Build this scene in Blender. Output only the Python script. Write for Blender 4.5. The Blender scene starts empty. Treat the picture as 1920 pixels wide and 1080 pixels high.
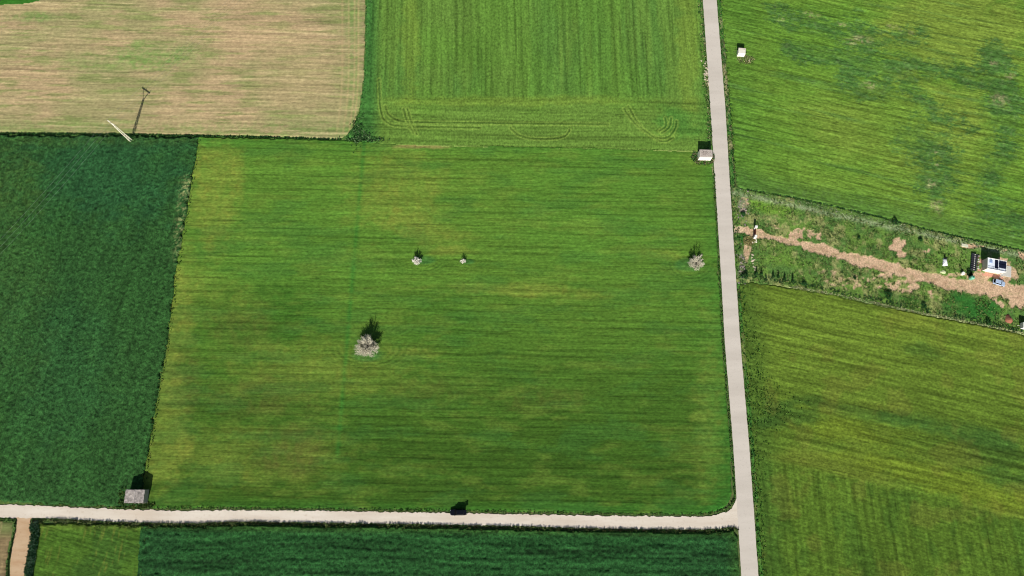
import bpy, math, random
import numpy as np
from mathutils import Vector, Matrix

# ------------------------------------------------------------------ camera, light, exposure
H, F = 228.0, 1300.0                      # flying height in metres, focal length in photo pixels
TILT = math.atan(360.0 / F)
SUN_EL, SHADOW_AZ = math.radians(31.7), math.radians(7.0)
SUN_POWER, SKY_POWER, EXPOSURE = 5.0, 0.05, 0.27
sc = bpy.context.scene
C = sc.collection
cam = bpy.data.objects.new('camera', bpy.data.cameras.new('camera')); C.objects.link(cam)
cam.location = (0, 0, H); cam.rotation_euler = (TILT, 0, 0)
cam.data.sensor_width = 36.0; cam.data.lens = 36.0 * F / 1920.0
cam.data.clip_start = 1.0; cam.data.clip_end = 12000.0
sc.camera = cam
world = bpy.data.worlds.new('World'); sc.world = world; world.use_nodes = True
wn = world.node_tree; wn.nodes.clear()
sky = wn.nodes.new('ShaderNodeTexSky'); sky.sky_type = 'NISHITA'; sky.sun_disc = False
sky.sun_elevation = SUN_EL; sky.sun_rotation = math.radians(180) + SHADOW_AZ
bg = wn.nodes.new('ShaderNodeBackground'); bg.inputs['Strength'].default_value = SKY_POWER
wo = wn.nodes.new('ShaderNodeOutputWorld')
wn.links.new(sky.outputs[0], bg.inputs[0]); wn.links.new(bg.outputs[0], wo.inputs[0])
sl = bpy.data.lights.new('sun', 'SUN'); sl.energy = SUN_POWER; sl.angle = math.radians(0.5); sl.color = (1.0, 0.955, 0.88)
sun = bpy.data.objects.new('sun', sl); C.objects.link(sun)
ldir = Vector((math.sin(SHADOW_AZ) * math.cos(SUN_EL), math.cos(SHADOW_AZ) * math.cos(SUN_EL), -math.sin(SUN_EL)))
sun.rotation_euler = ldir.to_track_quat('-Z', 'Y').to_euler(); sun.location = (0, -60, 80)
vs = sc.view_settings; vs.view_transform = 'Standard'; vs.look = 'None'; vs.exposure = EXPOSURE; vs.gamma = 1.0
vs.use_curve_mapping = False
sc.cycles.filter_width = 1.1

# ------------------------------------------------------------------ survey: plan coordinates of the place
ct, st = math.cos(TILT), math.sin(TILT)
def g(px, py, z=0.0):
    """survey pixel -> metres on the plain"""
    u = (px - 960.0) / F; v = (540.0 - py) / F
    t = (H - z) / (ct - v * st)
    return (u * t, (v * ct + st) * t)
def chart(x, y):
    """metres on the plain -> survey chart"""
    v = y * ct - H * st; w = y * st + H * ct
    return 960 + F * x / w, 540 - F * v / w
def heading(p, q):
    a, b = g(*p), g(*q); return math.atan2(b[1] - a[1], b[0] - a[0])

# ------------------------------------------------------------------ noise
_rt = np.random.RandomState(7).rand(256, 256)
def vn(x, y, k=0):
    x = x + k * 17.31 + 1000; y = y + k * 41.77 + 1000
    xi = np.floor(x).astype(np.int64); yi = np.floor(y).astype(np.int64)
    fx = x - xi; fy = y - yi; fx = fx * fx * (3 - 2 * fx); fy = fy * fy * (3 - 2 * fy)
    a = _rt[xi & 255, yi & 255]; b = _rt[(xi + 1) & 255, yi & 255]
    c = _rt[xi & 255, (yi + 1) & 255]; d = _rt[(xi + 1) & 255, (yi + 1) & 255]
    return (a * (1 - fx) + b * fx) * (1 - fy) + (c * (1 - fx) + d * fx) * fy
def fbm(x, y, k=0, o=4, r=0.5):
    s = 0.0; a = 1.0; t = 0.0
    for i in range(o):
        s = s + a * vn(x * 2 ** i, y * 2 ** i, k + i * 3); t += a; a *= r
    return s / t
def sstep(x, a, b):
    t = np.clip((x - a) / (b - a), 0, 1); return t * t * (3 - 2 * t)
def lin(c):
    c = np.array(c, dtype=float) / 255.0
    return np.where(c <= 0.04045, c / 12.92, ((c + 0.055) / 1.055) ** 2.4)
def alb(*c): return lin((c[0], c[1], max(c[2] - 3, 4))) / 0.82        # plants
def albp(*c): return lin(c) / 1.22                                     # road and earth surfaces
def mixc(col, c2, m):
    return col * (1 - m[:, None]) + np.asarray(c2)[None, :] * m[:, None]
def inpoly(px, py, poly):
    ins = np.zeros(px.shape, bool); n = len(poly)
    for i in range(n):
        x1, y1 = poly[i]; x2, y2 = poly[(i + 1) % n]
        if y1 == y2: continue
        cnd = (y1 > py) != (y2 > py)
        xs = (x2 - x1) * (py - y1) / (y2 - y1) + x1
        ins ^= cnd & (px < xs)
    return ins
def dist_line(px, py, line):
    d = np.full(px.shape, 1e9)
    for (x1, y1), (x2, y2) in zip(line[:-1], line[1:]):
        dx, dy = x2 - x1, y2 - y1; L = dx * dx + dy * dy + 1e-9
        t = np.clip(((px - x1) * dx + (py - y1) * dy) / L, 0, 1)
        d = np.minimum(d, np.hypot(px - x1 - t * dx, py - y1 - t * dy))
    return d

# ------------------------------------------------------------------ node materials
def nodes_of(name):
    m = bpy.data.materials.new(name); m.use_nodes = True
    nt = m.node_tree; b = nt.nodes['Principled BSDF']; return m, nt, b
def plant_mat(name, scale=1.5, lo=0.55, hi=1.45, bump=0.25, dist=0.12, rough=0.9, rot=0.0, stretch=1.0, spec=0.08, streak=0.0, sl=14.0, sw=1.6):
    """grain = leaf clumps, streak = thin drill rows running along rot"""
    m, nt, b = nodes_of(name); L = nt.links.new
    at = nt.nodes.new('ShaderNodeAttribute'); at.attribute_name = 'Col'
    tc = nt.nodes.new('ShaderNodeTexCoord')
    def noise(sx, sy, detail, r):
        ro = nt.nodes.new('ShaderNodeMapping'); ro.inputs['Rotation'].default_value = (0, 0, -rot)
        mp = nt.nodes.new('ShaderNodeMapping'); mp.inputs['Scale'].default_value = (sx, sy, 1)
        nz = nt.nodes.new('ShaderNodeTexNoise'); nz.inputs['Scale'].default_value = 1.0
        nz.inputs['Detail'].default_value = detail; nz.inputs['Roughness'].default_value = r
        L(tc.outputs['Object'], ro.inputs[0]); L(ro.outputs[0], mp.inputs[0]); L(mp.outputs[0], nz.inputs['Vector']); return nz
    def rng(src, a, b_, lo_, hi_):
        mr = nt.nodes.new('ShaderNodeMapRange'); mr.inputs['From Min'].default_value = a; mr.inputs['From Max'].default_value = b_
        mr.inputs['To Min'].default_value = lo_; mr.inputs['To Max'].default_value = hi_; L(src.outputs[0], mr.inputs[0]); return mr
    nz = noise(scale / stretch, scale, 4, .75); g1 = rng(nz, .33, .67, lo, hi)
    mx = nt.nodes.new('ShaderNodeVectorMath'); mx.operation = 'SCALE'
    L(at.outputs['Color'], mx.inputs[0]); L(g1.outputs[0], mx.inputs['Scale']); out = mx
    if streak:
        n2 = noise(1.0 / sl, sw, 4, .65); g2 = rng(n2, .36, .64, 1 - streak, 1 + streak)
        m2 = nt.nodes.new('ShaderNodeVectorMath'); m2.operation = 'SCALE'; L(mx.outputs[0], m2.inputs[0]); L(g2.outputs[0], m2.inputs['Scale'])
        n3 = noise(2.2 / sl, sw * .9, 3, .6); g3 = rng(n3, .60, .68, 1, 1 - streak)       # the odd missed row
        m3 = nt.nodes.new('ShaderNodeVectorMath'); m3.operation = 'SCALE'; L(m2.outputs[0], m3.inputs[0]); L(g3.outputs[0], m3.inputs['Scale']); out = m3
    bp = nt.nodes.new('ShaderNodeBump'); bp.inputs['Strength'].default_value = bump; bp.inputs['Distance'].default_value = dist
    L(out.outputs[0], b.inputs['Base Color']); L(nz.outputs[0], bp.inputs['Height']); L(bp.outputs[0], b.inputs['Normal'])
    b.inputs['Roughness'].default_value = rough; b.inputs['Specular IOR Level'].default_value = spec
    return m
_mats = {}
def mat(name, col, rough=0.7, metal=0.0, var=0.18, scale=1.5, bump=0.15, dist=0.02, spec=0.4, coat=0.0, trans=0.0, stretch=(1, 1, 1)):
    if name in _mats: return _mats[name]
    m, nt, b = nodes_of(name); c = lin(col) if max(col) > 1 else np.array(col)
    tc = nt.nodes.new('ShaderNodeTexCoord'); mp = nt.nodes.new('ShaderNodeMapping'); mp.inputs['Scale'].default_value = stretch
    nz = nt.nodes.new('ShaderNodeTexNoise'); nz.inputs['Scale'].default_value = scale; nz.inputs['Detail'].default_value = 6
    nz.inputs['Roughness'].default_value = 0.65
    mr = nt.nodes.new('ShaderNodeMapRange'); mr.inputs['From Min'].default_value = 0.3; mr.inputs['From Max'].default_value = 0.7
    mr.inputs['To Min'].default_value = 1 - var; mr.inputs['To Max'].default_value = 1 + var
    mx = nt.nodes.new('ShaderNodeVectorMath'); mx.operation = 'SCALE'; mx.inputs[0].default_value = tuple(c)
    bp = nt.nodes.new('ShaderNodeBump'); bp.inputs['Strength'].default_value = bump; bp.inputs['Distance'].default_value = dist
    L = nt.links.new
    L(tc.outputs['Object'], mp.inputs[0]); L(mp.outputs[0], nz.inputs['Vector']); L(nz.outputs[0], mr.inputs[0])
    L(mr.outputs[0], mx.inputs['Scale']); L(mx.outputs[0], b.inputs['Base Color'])
    L(nz.outputs[0], bp.inputs['Height']); L(bp.outputs[0], b.inputs['Normal'])
    b.inputs['Roughness'].default_value = rough; b.inputs['Metallic'].default_value = metal
    b.inputs['Specular IOR Level'].default_value = spec; b.inputs['Coat Weight'].default_value = coat
    _mats[name] = m; return m

# ------------------------------------------------------------------ object helpers
def tag(o, label=None, cat=None, group=None, kind=None):
    if label: o['label'] = label
    if cat: o['category'] = cat
    if group: o['group'] = group
    if kind: o['kind'] = kind
    return o
def thing(name, label, cat, loc=(0, 0, 0), rz=0.0, group=None):
    o = bpy.data.objects.new(name, None); C.objects.link(o); o.location = loc; o.rotation_euler = (0, 0, rz)
    o.empty_display_size = 0.5
    return tag(o, label, cat, group)
def np_mesh(name, co, tris, m, cols=None, smooth=False, quads=False):
    k = 4 if quads else 3
    me = bpy.data.meshes.new(name); n = len(tris)
    me.vertices.add(len(co)); me.vertices.foreach_set('co', np.ascontiguousarray(co, dtype=np.float32).ravel())
    me.loops.add(n * k); me.loops.foreach_set('vertex_index', np.ascontiguousarray(tris, dtype=np.int32).ravel())
    me.polygons.add(n); me.polygons.foreach_set('loop_start', np.arange(0, n * k, k, dtype=np.int32))
    me.polygons.foreach_set('loop_total', np.full(n, k, dtype=np.int32))
    if smooth: me.polygons.foreach_set('use_smooth', np.ones(n, dtype=bool))
    me.update(calc_edges=True)
    if cols is not None:
        a = me.color_attributes.new('Col', 'FLOAT_COLOR', 'POINT')
        c4 = np.ones((len(co), 4), dtype=np.float32); c4[:, :3] = np.clip(cols, 0.002, 0.9)
        a.data.foreach_set('color', c4.ravel())
    me.materials.append(m)
    o = bpy.data.objects.new(name, me); C.objects.link(o); return o
class MB:
    def __init__(s): s.v = []; s.f = []
    def poly(s, pts, faces):
        n = len(s.v); s.v += [tuple(p) for p in pts]; s.f += [tuple(i + n for i in f) for f in faces]; return s
    def hexa(s, p):   # 8 points: 4 bottom ccw, 4 top ccw
        return s.poly(p, [(3, 2, 1, 0), (4, 5, 6, 7), (0, 1, 5, 4), (1, 2, 6, 5), (2, 3, 7, 6), (3, 0, 4, 7)])
    def box(s, x0, x1, y0, y1, z0, z1, tx=0, ty=0):
        return s.hexa([(x0, y0, z0), (x1, y0, z0), (x1, y1, z0), (x0, y1, z0),
                       (x0 + tx, y0 + ty, z1), (x1 - tx, y0 + ty, z1), (x1 - tx, y1 - ty, z1), (x0 + tx, y1 - ty, z1)])
    def bar(s, a, b, r0, r1=None, n=4, cap=True):
        a = Vector(a); b = Vector(b); r1 = r0 if r1 is None else r1
        d = (b - a); u = d.orthogonal().normalized(); w = d.normalized().cross(u)
        P = []
        for q, r in ((a, r0), (b, r1)):
            for i in range(n):
                t = 2 * math.pi * (i + .5) / n; P.append(q + u * (math.cos(t) * r) + w * (math.sin(t) * r))
        fc = [(i, (i + 1) % n, n + (i + 1) % n, n + i) for i in range(n)]
        if cap: fc += [tuple(range(n - 1, -1, -1)), tuple(range(n, 2 * n))]
        return s.poly(P, fc)
    def rings(s, R, closed=True, cap=True):
        n = len(R[0]); base = len(s.v)
        for r in R: s.v += [tuple(p) for p in r]
        for j in range(len(R) - 1):
            for i in range(n if closed else n - 1):
                a = base + j * n + i; b = base + j * n + (i + 1) % n
                s.f.append((a, b, b + n, a + n))
        if cap:
            s.f.append(tuple(base + i for i in range(n - 1, -1, -1)))
            s.f.append(tuple(base + (len(R) - 1) * n + i for i in range(n)))
        return s
    def build(s, name, m, parent=None, bevel=0.0, smooth=False, loc=None):
        me = bpy.data.meshes.new(name); me.from_pydata(s.v, [], s.f); me.update(); me.materials.append(m)
        if smooth:
            for p in me.polygons: p.use_smooth = True
        o = bpy.data.objects.new(name, me); C.objects.link(o)
        if parent: o.parent = parent
        if loc: o.location = loc
        if bevel:
            b = o.modifiers.new('bevel', 'BEVEL'); b.width = bevel; b.segments = 2; b.limit_method = 'ANGLE'
        return o
def lump(rx, ry, rz, seed, amp=0.25, nu=10, nv=6, z0=0.0):
    rnd = random.Random(seed); ph = [rnd.uniform(0, 6.28) for _ in range(6)]
    R = []
    for j in range(nv):
        t = j / (nv - 1) * math.pi * 0.5; r = []
        for i in range(nu):
            a = 2 * math.pi * i / nu
            q = 1 + amp * (math.sin(2 * a + ph[0]) * .5 + math.sin(3 * a + ph[1] + t) * .5 + rnd.uniform(-.4, .4))
            c = max(math.cos(t), 0.06)
            r.append((rx * c * q * math.cos(a), ry * c * q * math.sin(a), z0 + rz * math.sin(t) * (1 + amp * rnd.uniform(-.4, .4))))
        R.append(r)
    return MB().rings(R)

# ------------------------------------------------------------------ ground sheet
gm, nt, b = nodes_of('plain_grass')
tc = nt.nodes.new('ShaderNodeTexCoord')
n1 = nt.nodes.new('ShaderNodeTexNoise'); n1.inputs['Scale'].default_value = 0.9; n1.inputs['Detail'].default_value = 8; n1.inputs['Roughness'].default_value = .7
n2 = nt.nodes.new('ShaderNodeTexVoronoi'); n2.inputs['Scale'].default_value = 0.006
r1 = nt.nodes.new('ShaderNodeValToRGB'); e = r1.color_ramp.elements
e[0].position = .3; e[0].color = (*alb(45, 80, 35), 1); e[1].position = .7; e[1].color = (*alb(105, 120, 60), 1)
e2 = e.new(.52); e2.color = (*alb(75, 105, 45), 1)
mm = nt.nodes.new('ShaderNodeMixRGB'); mm.blend_type = 'MULTIPLY'; mm.inputs[0].default_value = .35
bp = nt.nodes.new('ShaderNodeBump'); bp.inputs['Strength'].default_value = .5; bp.inputs['Distance'].default_value = .15
for a_, b_ in ((tc.outputs['Object'], n1.inputs['Vector']), (tc.outputs['Object'], n2.inputs['Vector']), (n1.outputs[0], r1.inputs[0]),
               (r1.outputs[0], mm.inputs[1]), (n2.outputs['Color'], mm.inputs[2]), (mm.outputs[0], b.inputs['Base Color']),
               (n1.outputs[0], bp.inputs['Height']), (bp.outputs[0], b.inputs['Normal'])):
    nt.links.new(a_, b_)
b.inputs['Roughness'].default_value = .9
tag(MB().poly([(-4000, -4000, -0.12), (4000, -4000, -0.12), (4000, 4000, -0.12), (-4000, 4000, -0.12)], [(0, 1, 2, 3)]).build('ground', gm), kind='structure')

# ------------------------------------------------------------------ survey lines
ROAD_L = [(1313, -70), (1317.8, 0), (1331.7, 200), (1341.2, 349), (1351, 500), (1358.8, 640), (1375, 840), (1382.5, 960), (1390, 1080), (1394, 1150)]
ROAD_R = [(1339, -70), (1343.6, 0), (1359.8, 200), (1368.8, 349), (1378.5, 500), (1388, 640), (1405, 840), (1413.5, 960), (1422, 1080), (1427, 1150)]
TR_T = [(-110, 944), (0, 945.6), (75, 948), (146, 951.8), (240, 955.5), (328, 958), (438, 956.5), (570, 957), (700, 959.3), (842, 961.5), (1010, 965.5), (1180, 967.5), (1320, 968.7), (1342, 965.5), (1360, 961), (1371, 954), (1377, 945), (1382, 930)]
TR_B = [(-110, 967), (0, 970), (30, 971.5), (58, 971), (120, 973), (190, 977), (280, 980), (365, 981), (438, 977.5), (570, 979.5), (700, 981.5), (840, 983.5), (1065, 989.5), (1180, 991.5), (1320, 993), (1350, 991), (1376, 987.5), (1385, 993), (1388.5, 1006)]
ST_L = [(27, 969), (31, 972), (32, 976), (30, 993), (27, 1008), (23, 1025), (19, 1058), (19, 1080), (17, 1140)]
ST_R = [(63, 970), (58, 973), (57, 977), (59, 1003), (55, 1025), (50, 1047), (45, 1080), (40, 1140)]
DW = [(1374, 431), (1400, 432), (1440, 444), (1500, 457), (1560, 475), (1640, 495), (1700, 512), (1780, 530), (1850, 538), (1900, 548), (1990, 575)]
def smooth(L, n=3):
    for _ in range(n):
        o = [L[0]]
        for (a, b_), (c, d) in zip(L[:-1], L[1:]): o += [(a * .75 + c * .25, b_ * .75 + d * .25), (a * .25 + c * .75, b_ * .25 + d * .75)]
        L = o + [L[-1]]
    return L
def dens(line, step=12.0):
    out = []
    for (x1, y1), (x2, y2) in zip(line[:-1], line[1:]):
        n = max(1, int(math.hypot(x2 - x1, y2 - y1) / step))
        for i in range(n): out.append((x1 + (x2 - x1) * i / n, y1 + (y2 - y1) * i / n))
    out.append(line[-1]); return out
def ribbon(name, A, B, z, m, jit=0.0, seed=1, nx=1):
    """a strip between two survey lines, both resampled to the same count"""
    rnd = random.Random(seed)
    def res(line, n):
        P = [Vector((*g(*p), 0)) for p in line]; L = [0]
        for p, q in zip(P[:-1], P[1:]): L.append(L[-1] + (q - p).length)
        out = []
        for i in range(n):
            s = L[-1] * i / (n - 1); k = 0
            while k < len(L) - 2 and L[k + 1] < s: k += 1
            f_ = (s - L[k]) / (L[k + 1] - L[k] + 1e-9); out.append(P[k].lerp(P[k + 1], f_))
        return out
    n = 900; a = res(A, n); b_ = res(B, n); v = []; f = []
    ja = np.array([fbm(np.array([i * .35]), np.array([seed * 3.1]), 2)[0] - .5 for i in range(n)]) * jit * 2
    jb = np.array([fbm(np.array([i * .35]), np.array([seed * 7.7]), 5)[0] - .5 for i in range(n)]) * jit * 2
    for i in range(n):
        d = (b_[i] - a[i]).normalized(); p = a[i] + d * ja[i]; q = b_[i] + d * jb[i]
        for k in range(nx + 1):
            w = p.lerp(q, k / nx); v.append((w.x, w.y, z))
        if i:
            for k in range(nx):
                o = (i - 1) * (nx + 1) + k; f.append((o, o + nx + 1, o + nx + 2, o + 1))
    return MB().poly(v, f).build(name, m)

def paving_mat(name, c1, c2, c3, sc1, sc2, bump, along=0.0, st=1.0):
    m, nt, b = nodes_of(name); L = nt.links.new
    tc = nt.nodes.new('ShaderNodeTexCoord'); mp = nt.nodes.new('ShaderNodeMapping')
    mp.inputs['Rotation'].default_value = (0, 0, -along); mp.inputs['Scale'].default_value = (1 / st, 1, 1)
    a = nt.nodes.new('ShaderNodeTexNoise'); a.inputs['Scale'].default_value = sc1; a.inputs['Detail'].default_value = 6; a.inputs['Roughness'].default_value = .6
    c = nt.nodes.new('ShaderNodeTexNoise'); c.inputs['Scale'].default_value = sc2; c.inputs['Detail'].default_value = 8; c.inputs['Roughness'].default_value = .7
    r = nt.nodes.new('ShaderNodeValToRGB'); e = r.color_ramp.elements; e[0].position = .35; e[0].color = (*albp(*c1), 1); e[1].position = .65; e[1].color = (*albp(*c2), 1)
    r2 = nt.nodes.new('ShaderNodeValToRGB'); e = r2.color_ramp.elements; e[0].position = .56; e[0].color = (0, 0, 0, 1); e[1].position = .78; e[1].color = (1, 1, 1, 1)
    mx = nt.nodes.new('ShaderNodeMixRGB'); mx.inputs[2].default_value = (*albp(*c3), 1)
    bp = nt.nodes.new('ShaderNodeBump'); bp.inputs['Strength'].default_value = bump; bp.inputs['Distance'].default_value = .05
    L(tc.outputs['Object'], mp.inputs[0]); L(mp.outputs[0], a.inputs['Vector']); L(tc.outputs['Object'], c.inputs['Vector'])
    L(a.outputs[0], r.inputs[0]); L(c.outputs[0], r2.inputs[0]); L(r.outputs[0], mx.inputs[1]); L(r2.outputs[0], mx.inputs[0])
    L(mx.outputs[0], b.inputs['Base Color']); L(c.outputs[0], bp.inputs['Height']); L(bp.outputs[0], b.inputs['Normal'])
    b.inputs['Roughness'].default_value = .92; b.inputs['Specular IOR Level'].default_value = .2
    return m
road_m = paving_mat('pale_worn_asphalt', (212, 203, 191), (225, 216, 204), (192, 183, 173), .22, 1.2, .15, math.radians(92), 7.0)
track_m = paving_mat('pale_limestone_gravel', (222, 208, 190), (242, 232, 216), (204, 186, 160), .25, 1.0, .4, 0.0, 6.0)
soil_m = paving_mat('orange_brown_earth', (188, 150, 112), (208, 172, 134), (165, 128, 92), .3, 1.2, .5, math.radians(-12), 4.0)
sidetrack_m = paving_mat('sandy_earth_track', (196, 160, 122), (214, 186, 152), (178, 140, 105), .3, 1.2, .5, math.radians(80), 4.0)
tag(ribbon('road', ROAD_L, ROAD_R, 0.05, road_m, .10, 3, 3), kind='structure')
tag(ribbon('gravel_track', TR_T, TR_B, 0.03, track_m, .45, 5, 4), kind='structure')
tag(ribbon('earth_track', ST_L, ST_R, 0.022, sidetrack_m, .3, 8, 2), kind='structure')

# ------------------------------------------------------------------ crop fields: fine relief meshes with plant colours, some shade and falloff painted in
CELL = 0.36
def field(name, poly, height, colour, m, label, cat, rag=2.0, kind='stuff', cut=None, group=None):
    P = np.array([g(*p) for p in poly]); x0, y0 = P.min(0) - 1; x1, y1 = P.max(0) + 1
    nx = int((x1 - x0) / CELL) + 1; ny = int((y1 - y0) / CELL) + 1
    X, Y = np.meshgrid(x0 + np.arange(nx) * CELL, y0 + np.arange(ny) * CELL)
    X = X.ravel(); Y = Y.ravel()
    jx = X + (vn(X * 1.7, Y * 1.7, 31) - .5) * .16; jy = Y + (vn(X * 1.7, Y * 1.7, 37) - .5) * .16
    px, py = chart(X, Y)
    qx = px + (fbm(X * .55, Y * .55, 3, 3) - .5) * 2 * rag; qy = py + (fbm(X * .55, Y * .55, 9, 3) - .5) * 2 * rag
    ins = inpoly(qx, qy, poly)
    if cut is not None: ins &= ~cut(px, py)
    I = ins.reshape(ny, nx)
    q = (I[:-1, :-1] & I[:-1, 1:] & I[1:, :-1] & I[1:, 1:])
    idx = np.arange(nx * ny).reshape(ny, nx)
    F4 = np.stack([idx[:-1, :-1][q], idx[:-1, 1:][q], idx[1:, 1:][q], idx[1:, :-1][q]], 1)
    used = np.zeros(nx * ny, bool); used[F4.ravel()] = True
    full = np.zeros((ny, nx), np.int8)
    full[:-1, :-1] += q; full[:-1, 1:] += q; full[1:, 1:] += q; full[1:, :-1] += q
    edge = (full.ravel() < 4)
    rem = np.cumsum(used) - 1
    X, Y, px, py, jx, jy, edge = [a[used] for a in (X, Y, px, py, jx, jy, edge)]
    Z = height(X, Y, px, py); Z = np.where(edge, -0.08, Z)
    col = colour(X, Y, px, py)
    o = np_mesh(name, np.stack([jx, jy, Z], 1), rem[F4], m, col, smooth=True, quads=True)
    return tag(o, label, cat, group, kind)
def rot(X, Y, a):
    return X * math.cos(a) + Y * math.sin(a), -X * math.sin(a) + Y * math.cos(a)
def blob(px, py, cx, cy, rx, ry, a=0.0, seed=0, soft=.6):
    dx, dy = px - cx, py - cy; u = (dx * math.cos(a) + dy * math.sin(a)) / rx; v = (-dx * math.sin(a) + dy * math.cos(a)) / ry
    n = fbm(px * .035 + seed, py * .06, seed, 4, .6) - .5
    return 1 - sstep(np.hypot(u, v) + n * 1.3, 1 - soft, 1 + soft * .5)
def speck(X, Y, sc_, k, a=.5, b=.8): return sstep(fbm(X * sc_, Y * sc_, k, 3, .7), a, b)

# tree, hut positions in the survey
TREES = [(690, 656), (781, 491), (870, 491), (1303, 494)]
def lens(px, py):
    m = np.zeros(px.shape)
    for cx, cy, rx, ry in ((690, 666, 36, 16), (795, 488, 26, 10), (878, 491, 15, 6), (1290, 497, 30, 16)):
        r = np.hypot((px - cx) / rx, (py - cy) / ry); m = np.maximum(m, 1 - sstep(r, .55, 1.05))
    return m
def furrows(px, py):
    m = np.zeros(px.shape)
    for cx, cy, rx, ry in ((692, 650, 60, 34), (784, 486, 46, 24), (874, 486, 38, 18), (1296, 490, 42, 32)):
        r = np.hypot((px - cx) / rx, (py - cy) / ry); w = (py > cy - 2) * np.exp(-((r - 1.0) / .28) ** 2)
        m = np.maximum(m, w * (np.sin(r * 34) * .5 + .5))
    return m
A_ROW = -0.018
def rows(X, Y, a, w, L, k):
    s, t = rot(X, Y, a); t = t + (fbm(s * .02, t * .02, k + 50, 2) - .5) * 3
    return fbm(s / L, t / w, k, 3, .6)
def plines(X, Y, a, W, k, lo=.36, hi=.62, wd=.14, L=33.0, wob=1.4):
    """drill and wheel lines at a regular spacing, fading in and out along their length"""
    s, t = rot(X, Y, a); t = t + (fbm(s * .015, t * .05, k, 3) - .5) * wob
    return np.exp(-((np.mod(t, W) / W - .5) / wd) ** 2) * sstep(fbm(s / L, np.floor(t / W) * 7.3, k + 9, 3, .7), lo, hi)
def h_main(X, Y, px, py):
    z = .22 + (rows(X, Y, A_ROW, .75, 14, 1) - .5) * .14 + (rows(X, Y, A_ROW, 2.6, 60, 4) - .5) * .12 + (vn(X * 2.4, Y * 2.4, 2) - .5) * .10
    return z + lens(px, py) * (.12 + (vn(X * 1.3, Y * 1.3, 6) - .5) * .2) - furrows(px, py) * .12
def c_main(X, Y, px, py):
    n = X.size; col = np.tile(alb(82, 117, 44), (n, 1))
    lg = fbm(X * .02, Y * .03, 11, 4)
    col = mixc(col, alb(78, 118, 44), sstep(lg, .4, .65) * .7)
    col = mixc(col, alb(52, 82, 28), sstep(py, 400, 900) * .95)  # brightness falloff of the view painted in, crop darker towards the bottom
    y = (blob(px, py, 400, 350, 55, 110, .1, 1) * .8 + blob(px, py, 740, 350, 95, 85, .3, 2) * .55 + blob(px, py, 790, 430, 90, 30, .2, 3) * .5
         + blob(px, py, 850, 470, 50, 9, 0, 4) * .6 + blob(px, py, 320, 620, 40, 140, .15, 5) * .65 + blob(px, py, 980, 545, 160, 14, .05, 6) * .55
         + blob(px, py, 1250, 480, 60, 12, .1, 7) * .45 + blob(px, py, 380, 560, 110, 60, .2, 8) * .35 + blob(px, py, 620, 690, 190, 60, 0, 9) * .35
         + blob(px, py, 310, 820, 50, 110, .1, 14) * .5 + blob(px, py, 470, 860, 180, 60, 0, 15) * .35 + blob(px, py, 1330, 760, 30, 180, .05, 16) * .4
         + blob(px, py, 770, 660, 60, 10, 0, 17) * .4)
    col = mixc(col, alb(114, 128, 54), np.clip(y * 1.15, 0, .75) * (0.65 + speck(X, Y, .5, 21, .3, .7) * .35))
    dk = blob(px, py, 470, 590, 110, 55, 0, 22) * .6 + blob(px, py, 570, 580, 60, 80, 0, 23) * .4 + blob(px, py, 520, 840, 60, 60, 0, 24) * .4 + blob(px, py, 820, 600, 70, 60, 0, 25) * .35
    col = mixc(col, alb(48, 88, 30), np.clip(dk, 0, .7))
    sl_ = np.exp(-((px - (680 - (py - 300) * .085)) / 4.5) ** 2) * (py < 860) * .6
    hd = sstep(px, 1290, 1345) * .35 + (1 - sstep(py, 262, 300)) * .35 + sstep(py, 930, 958) * .4 + sstep(px - 1340, -30, 40) * .2
    col = mixc(col, alb(48, 106, 40), np.clip(hd + sl_, 0, 1))
    ot = speck(X, Y, .33, 61, .55, .8) * .3; col = mixc(col, alb(122, 116, 50), ot * np.clip(y + .12, 0, 1))
    rw = rows(X, Y, A_ROW, .85, 26, 1) * .5 + rows(X, Y, A_ROW, 2.2, 110, 4) * .5
    ln = sstep(rows(X, Y, A_ROW, .8, 55, 71), .66, .8)
    col = col * (1 + (rw - .5) * .5)[:, None] * (1 - ln * .2)[:, None]
    br = blob(px, py, 560, 835, 70, 50, 0, 101) * .5 + blob(px, py, 480, 740, 120, 40, 0, 102) * .4 + blob(px, py, 460, 620, 70, 50, 0, 103) * .35 + blob(px, py, 340, 700, 40, 90, 0, 104) * .4 + blob(px, py, 530, 870, 60, 30, 0, 105) * .4 + blob(px, py, 800, 730, 80, 22, 0, 106) * .3 + blob(px, py, 1020, 745, 90, 25, 0, 107) * .3
    col = mixc(col, alb(88, 88, 44), np.clip(br, 0, .6) * (.4 + .6 * speck(X, Y, .4, 17, .35, .65)))
    s_, t_ = rot(X, Y, A_ROW); t_ = t_ + (fbm(s_ * .015, t_ * .05, 121, 3) - .5) * 1.4
    fr = np.mod(t_, 2.55) / 2.55; pl_ = np.exp(-((fr - .5) / .11) ** 2) * sstep(fbm(s_ * .03, np.floor(t_ / 2.55) * 7.3, 131, 3, .7), .36, .62)
    col = col * (1 - pl_ * .36)[:, None]
    hv = fbm(X * .09, Y * .3, 91, 4, .6); col = mixc(col, alb(100, 120, 50), sstep(hv, .5, .72) * .3); col = mixc(col, alb(52, 96, 44), sstep(fbm(X * .07, Y * .2, 95, 4, .6), .5, .7) * .3)
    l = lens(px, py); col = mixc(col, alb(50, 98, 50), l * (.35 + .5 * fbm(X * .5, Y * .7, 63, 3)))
    col = mixc(col, alb(44, 80, 30), furrows(px, py) * .35)
    tan = blob(px, py, 790, 275, 55, 5, .02, 30) * .7; col = mixc(col, alb(140, 128, 80), np.clip(tan, 0, .7))
    return col * (1 + (fbm(X * 1.1, Y * 1.1, 8, 3, .8) - .5) * .35)[:, None]
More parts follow.
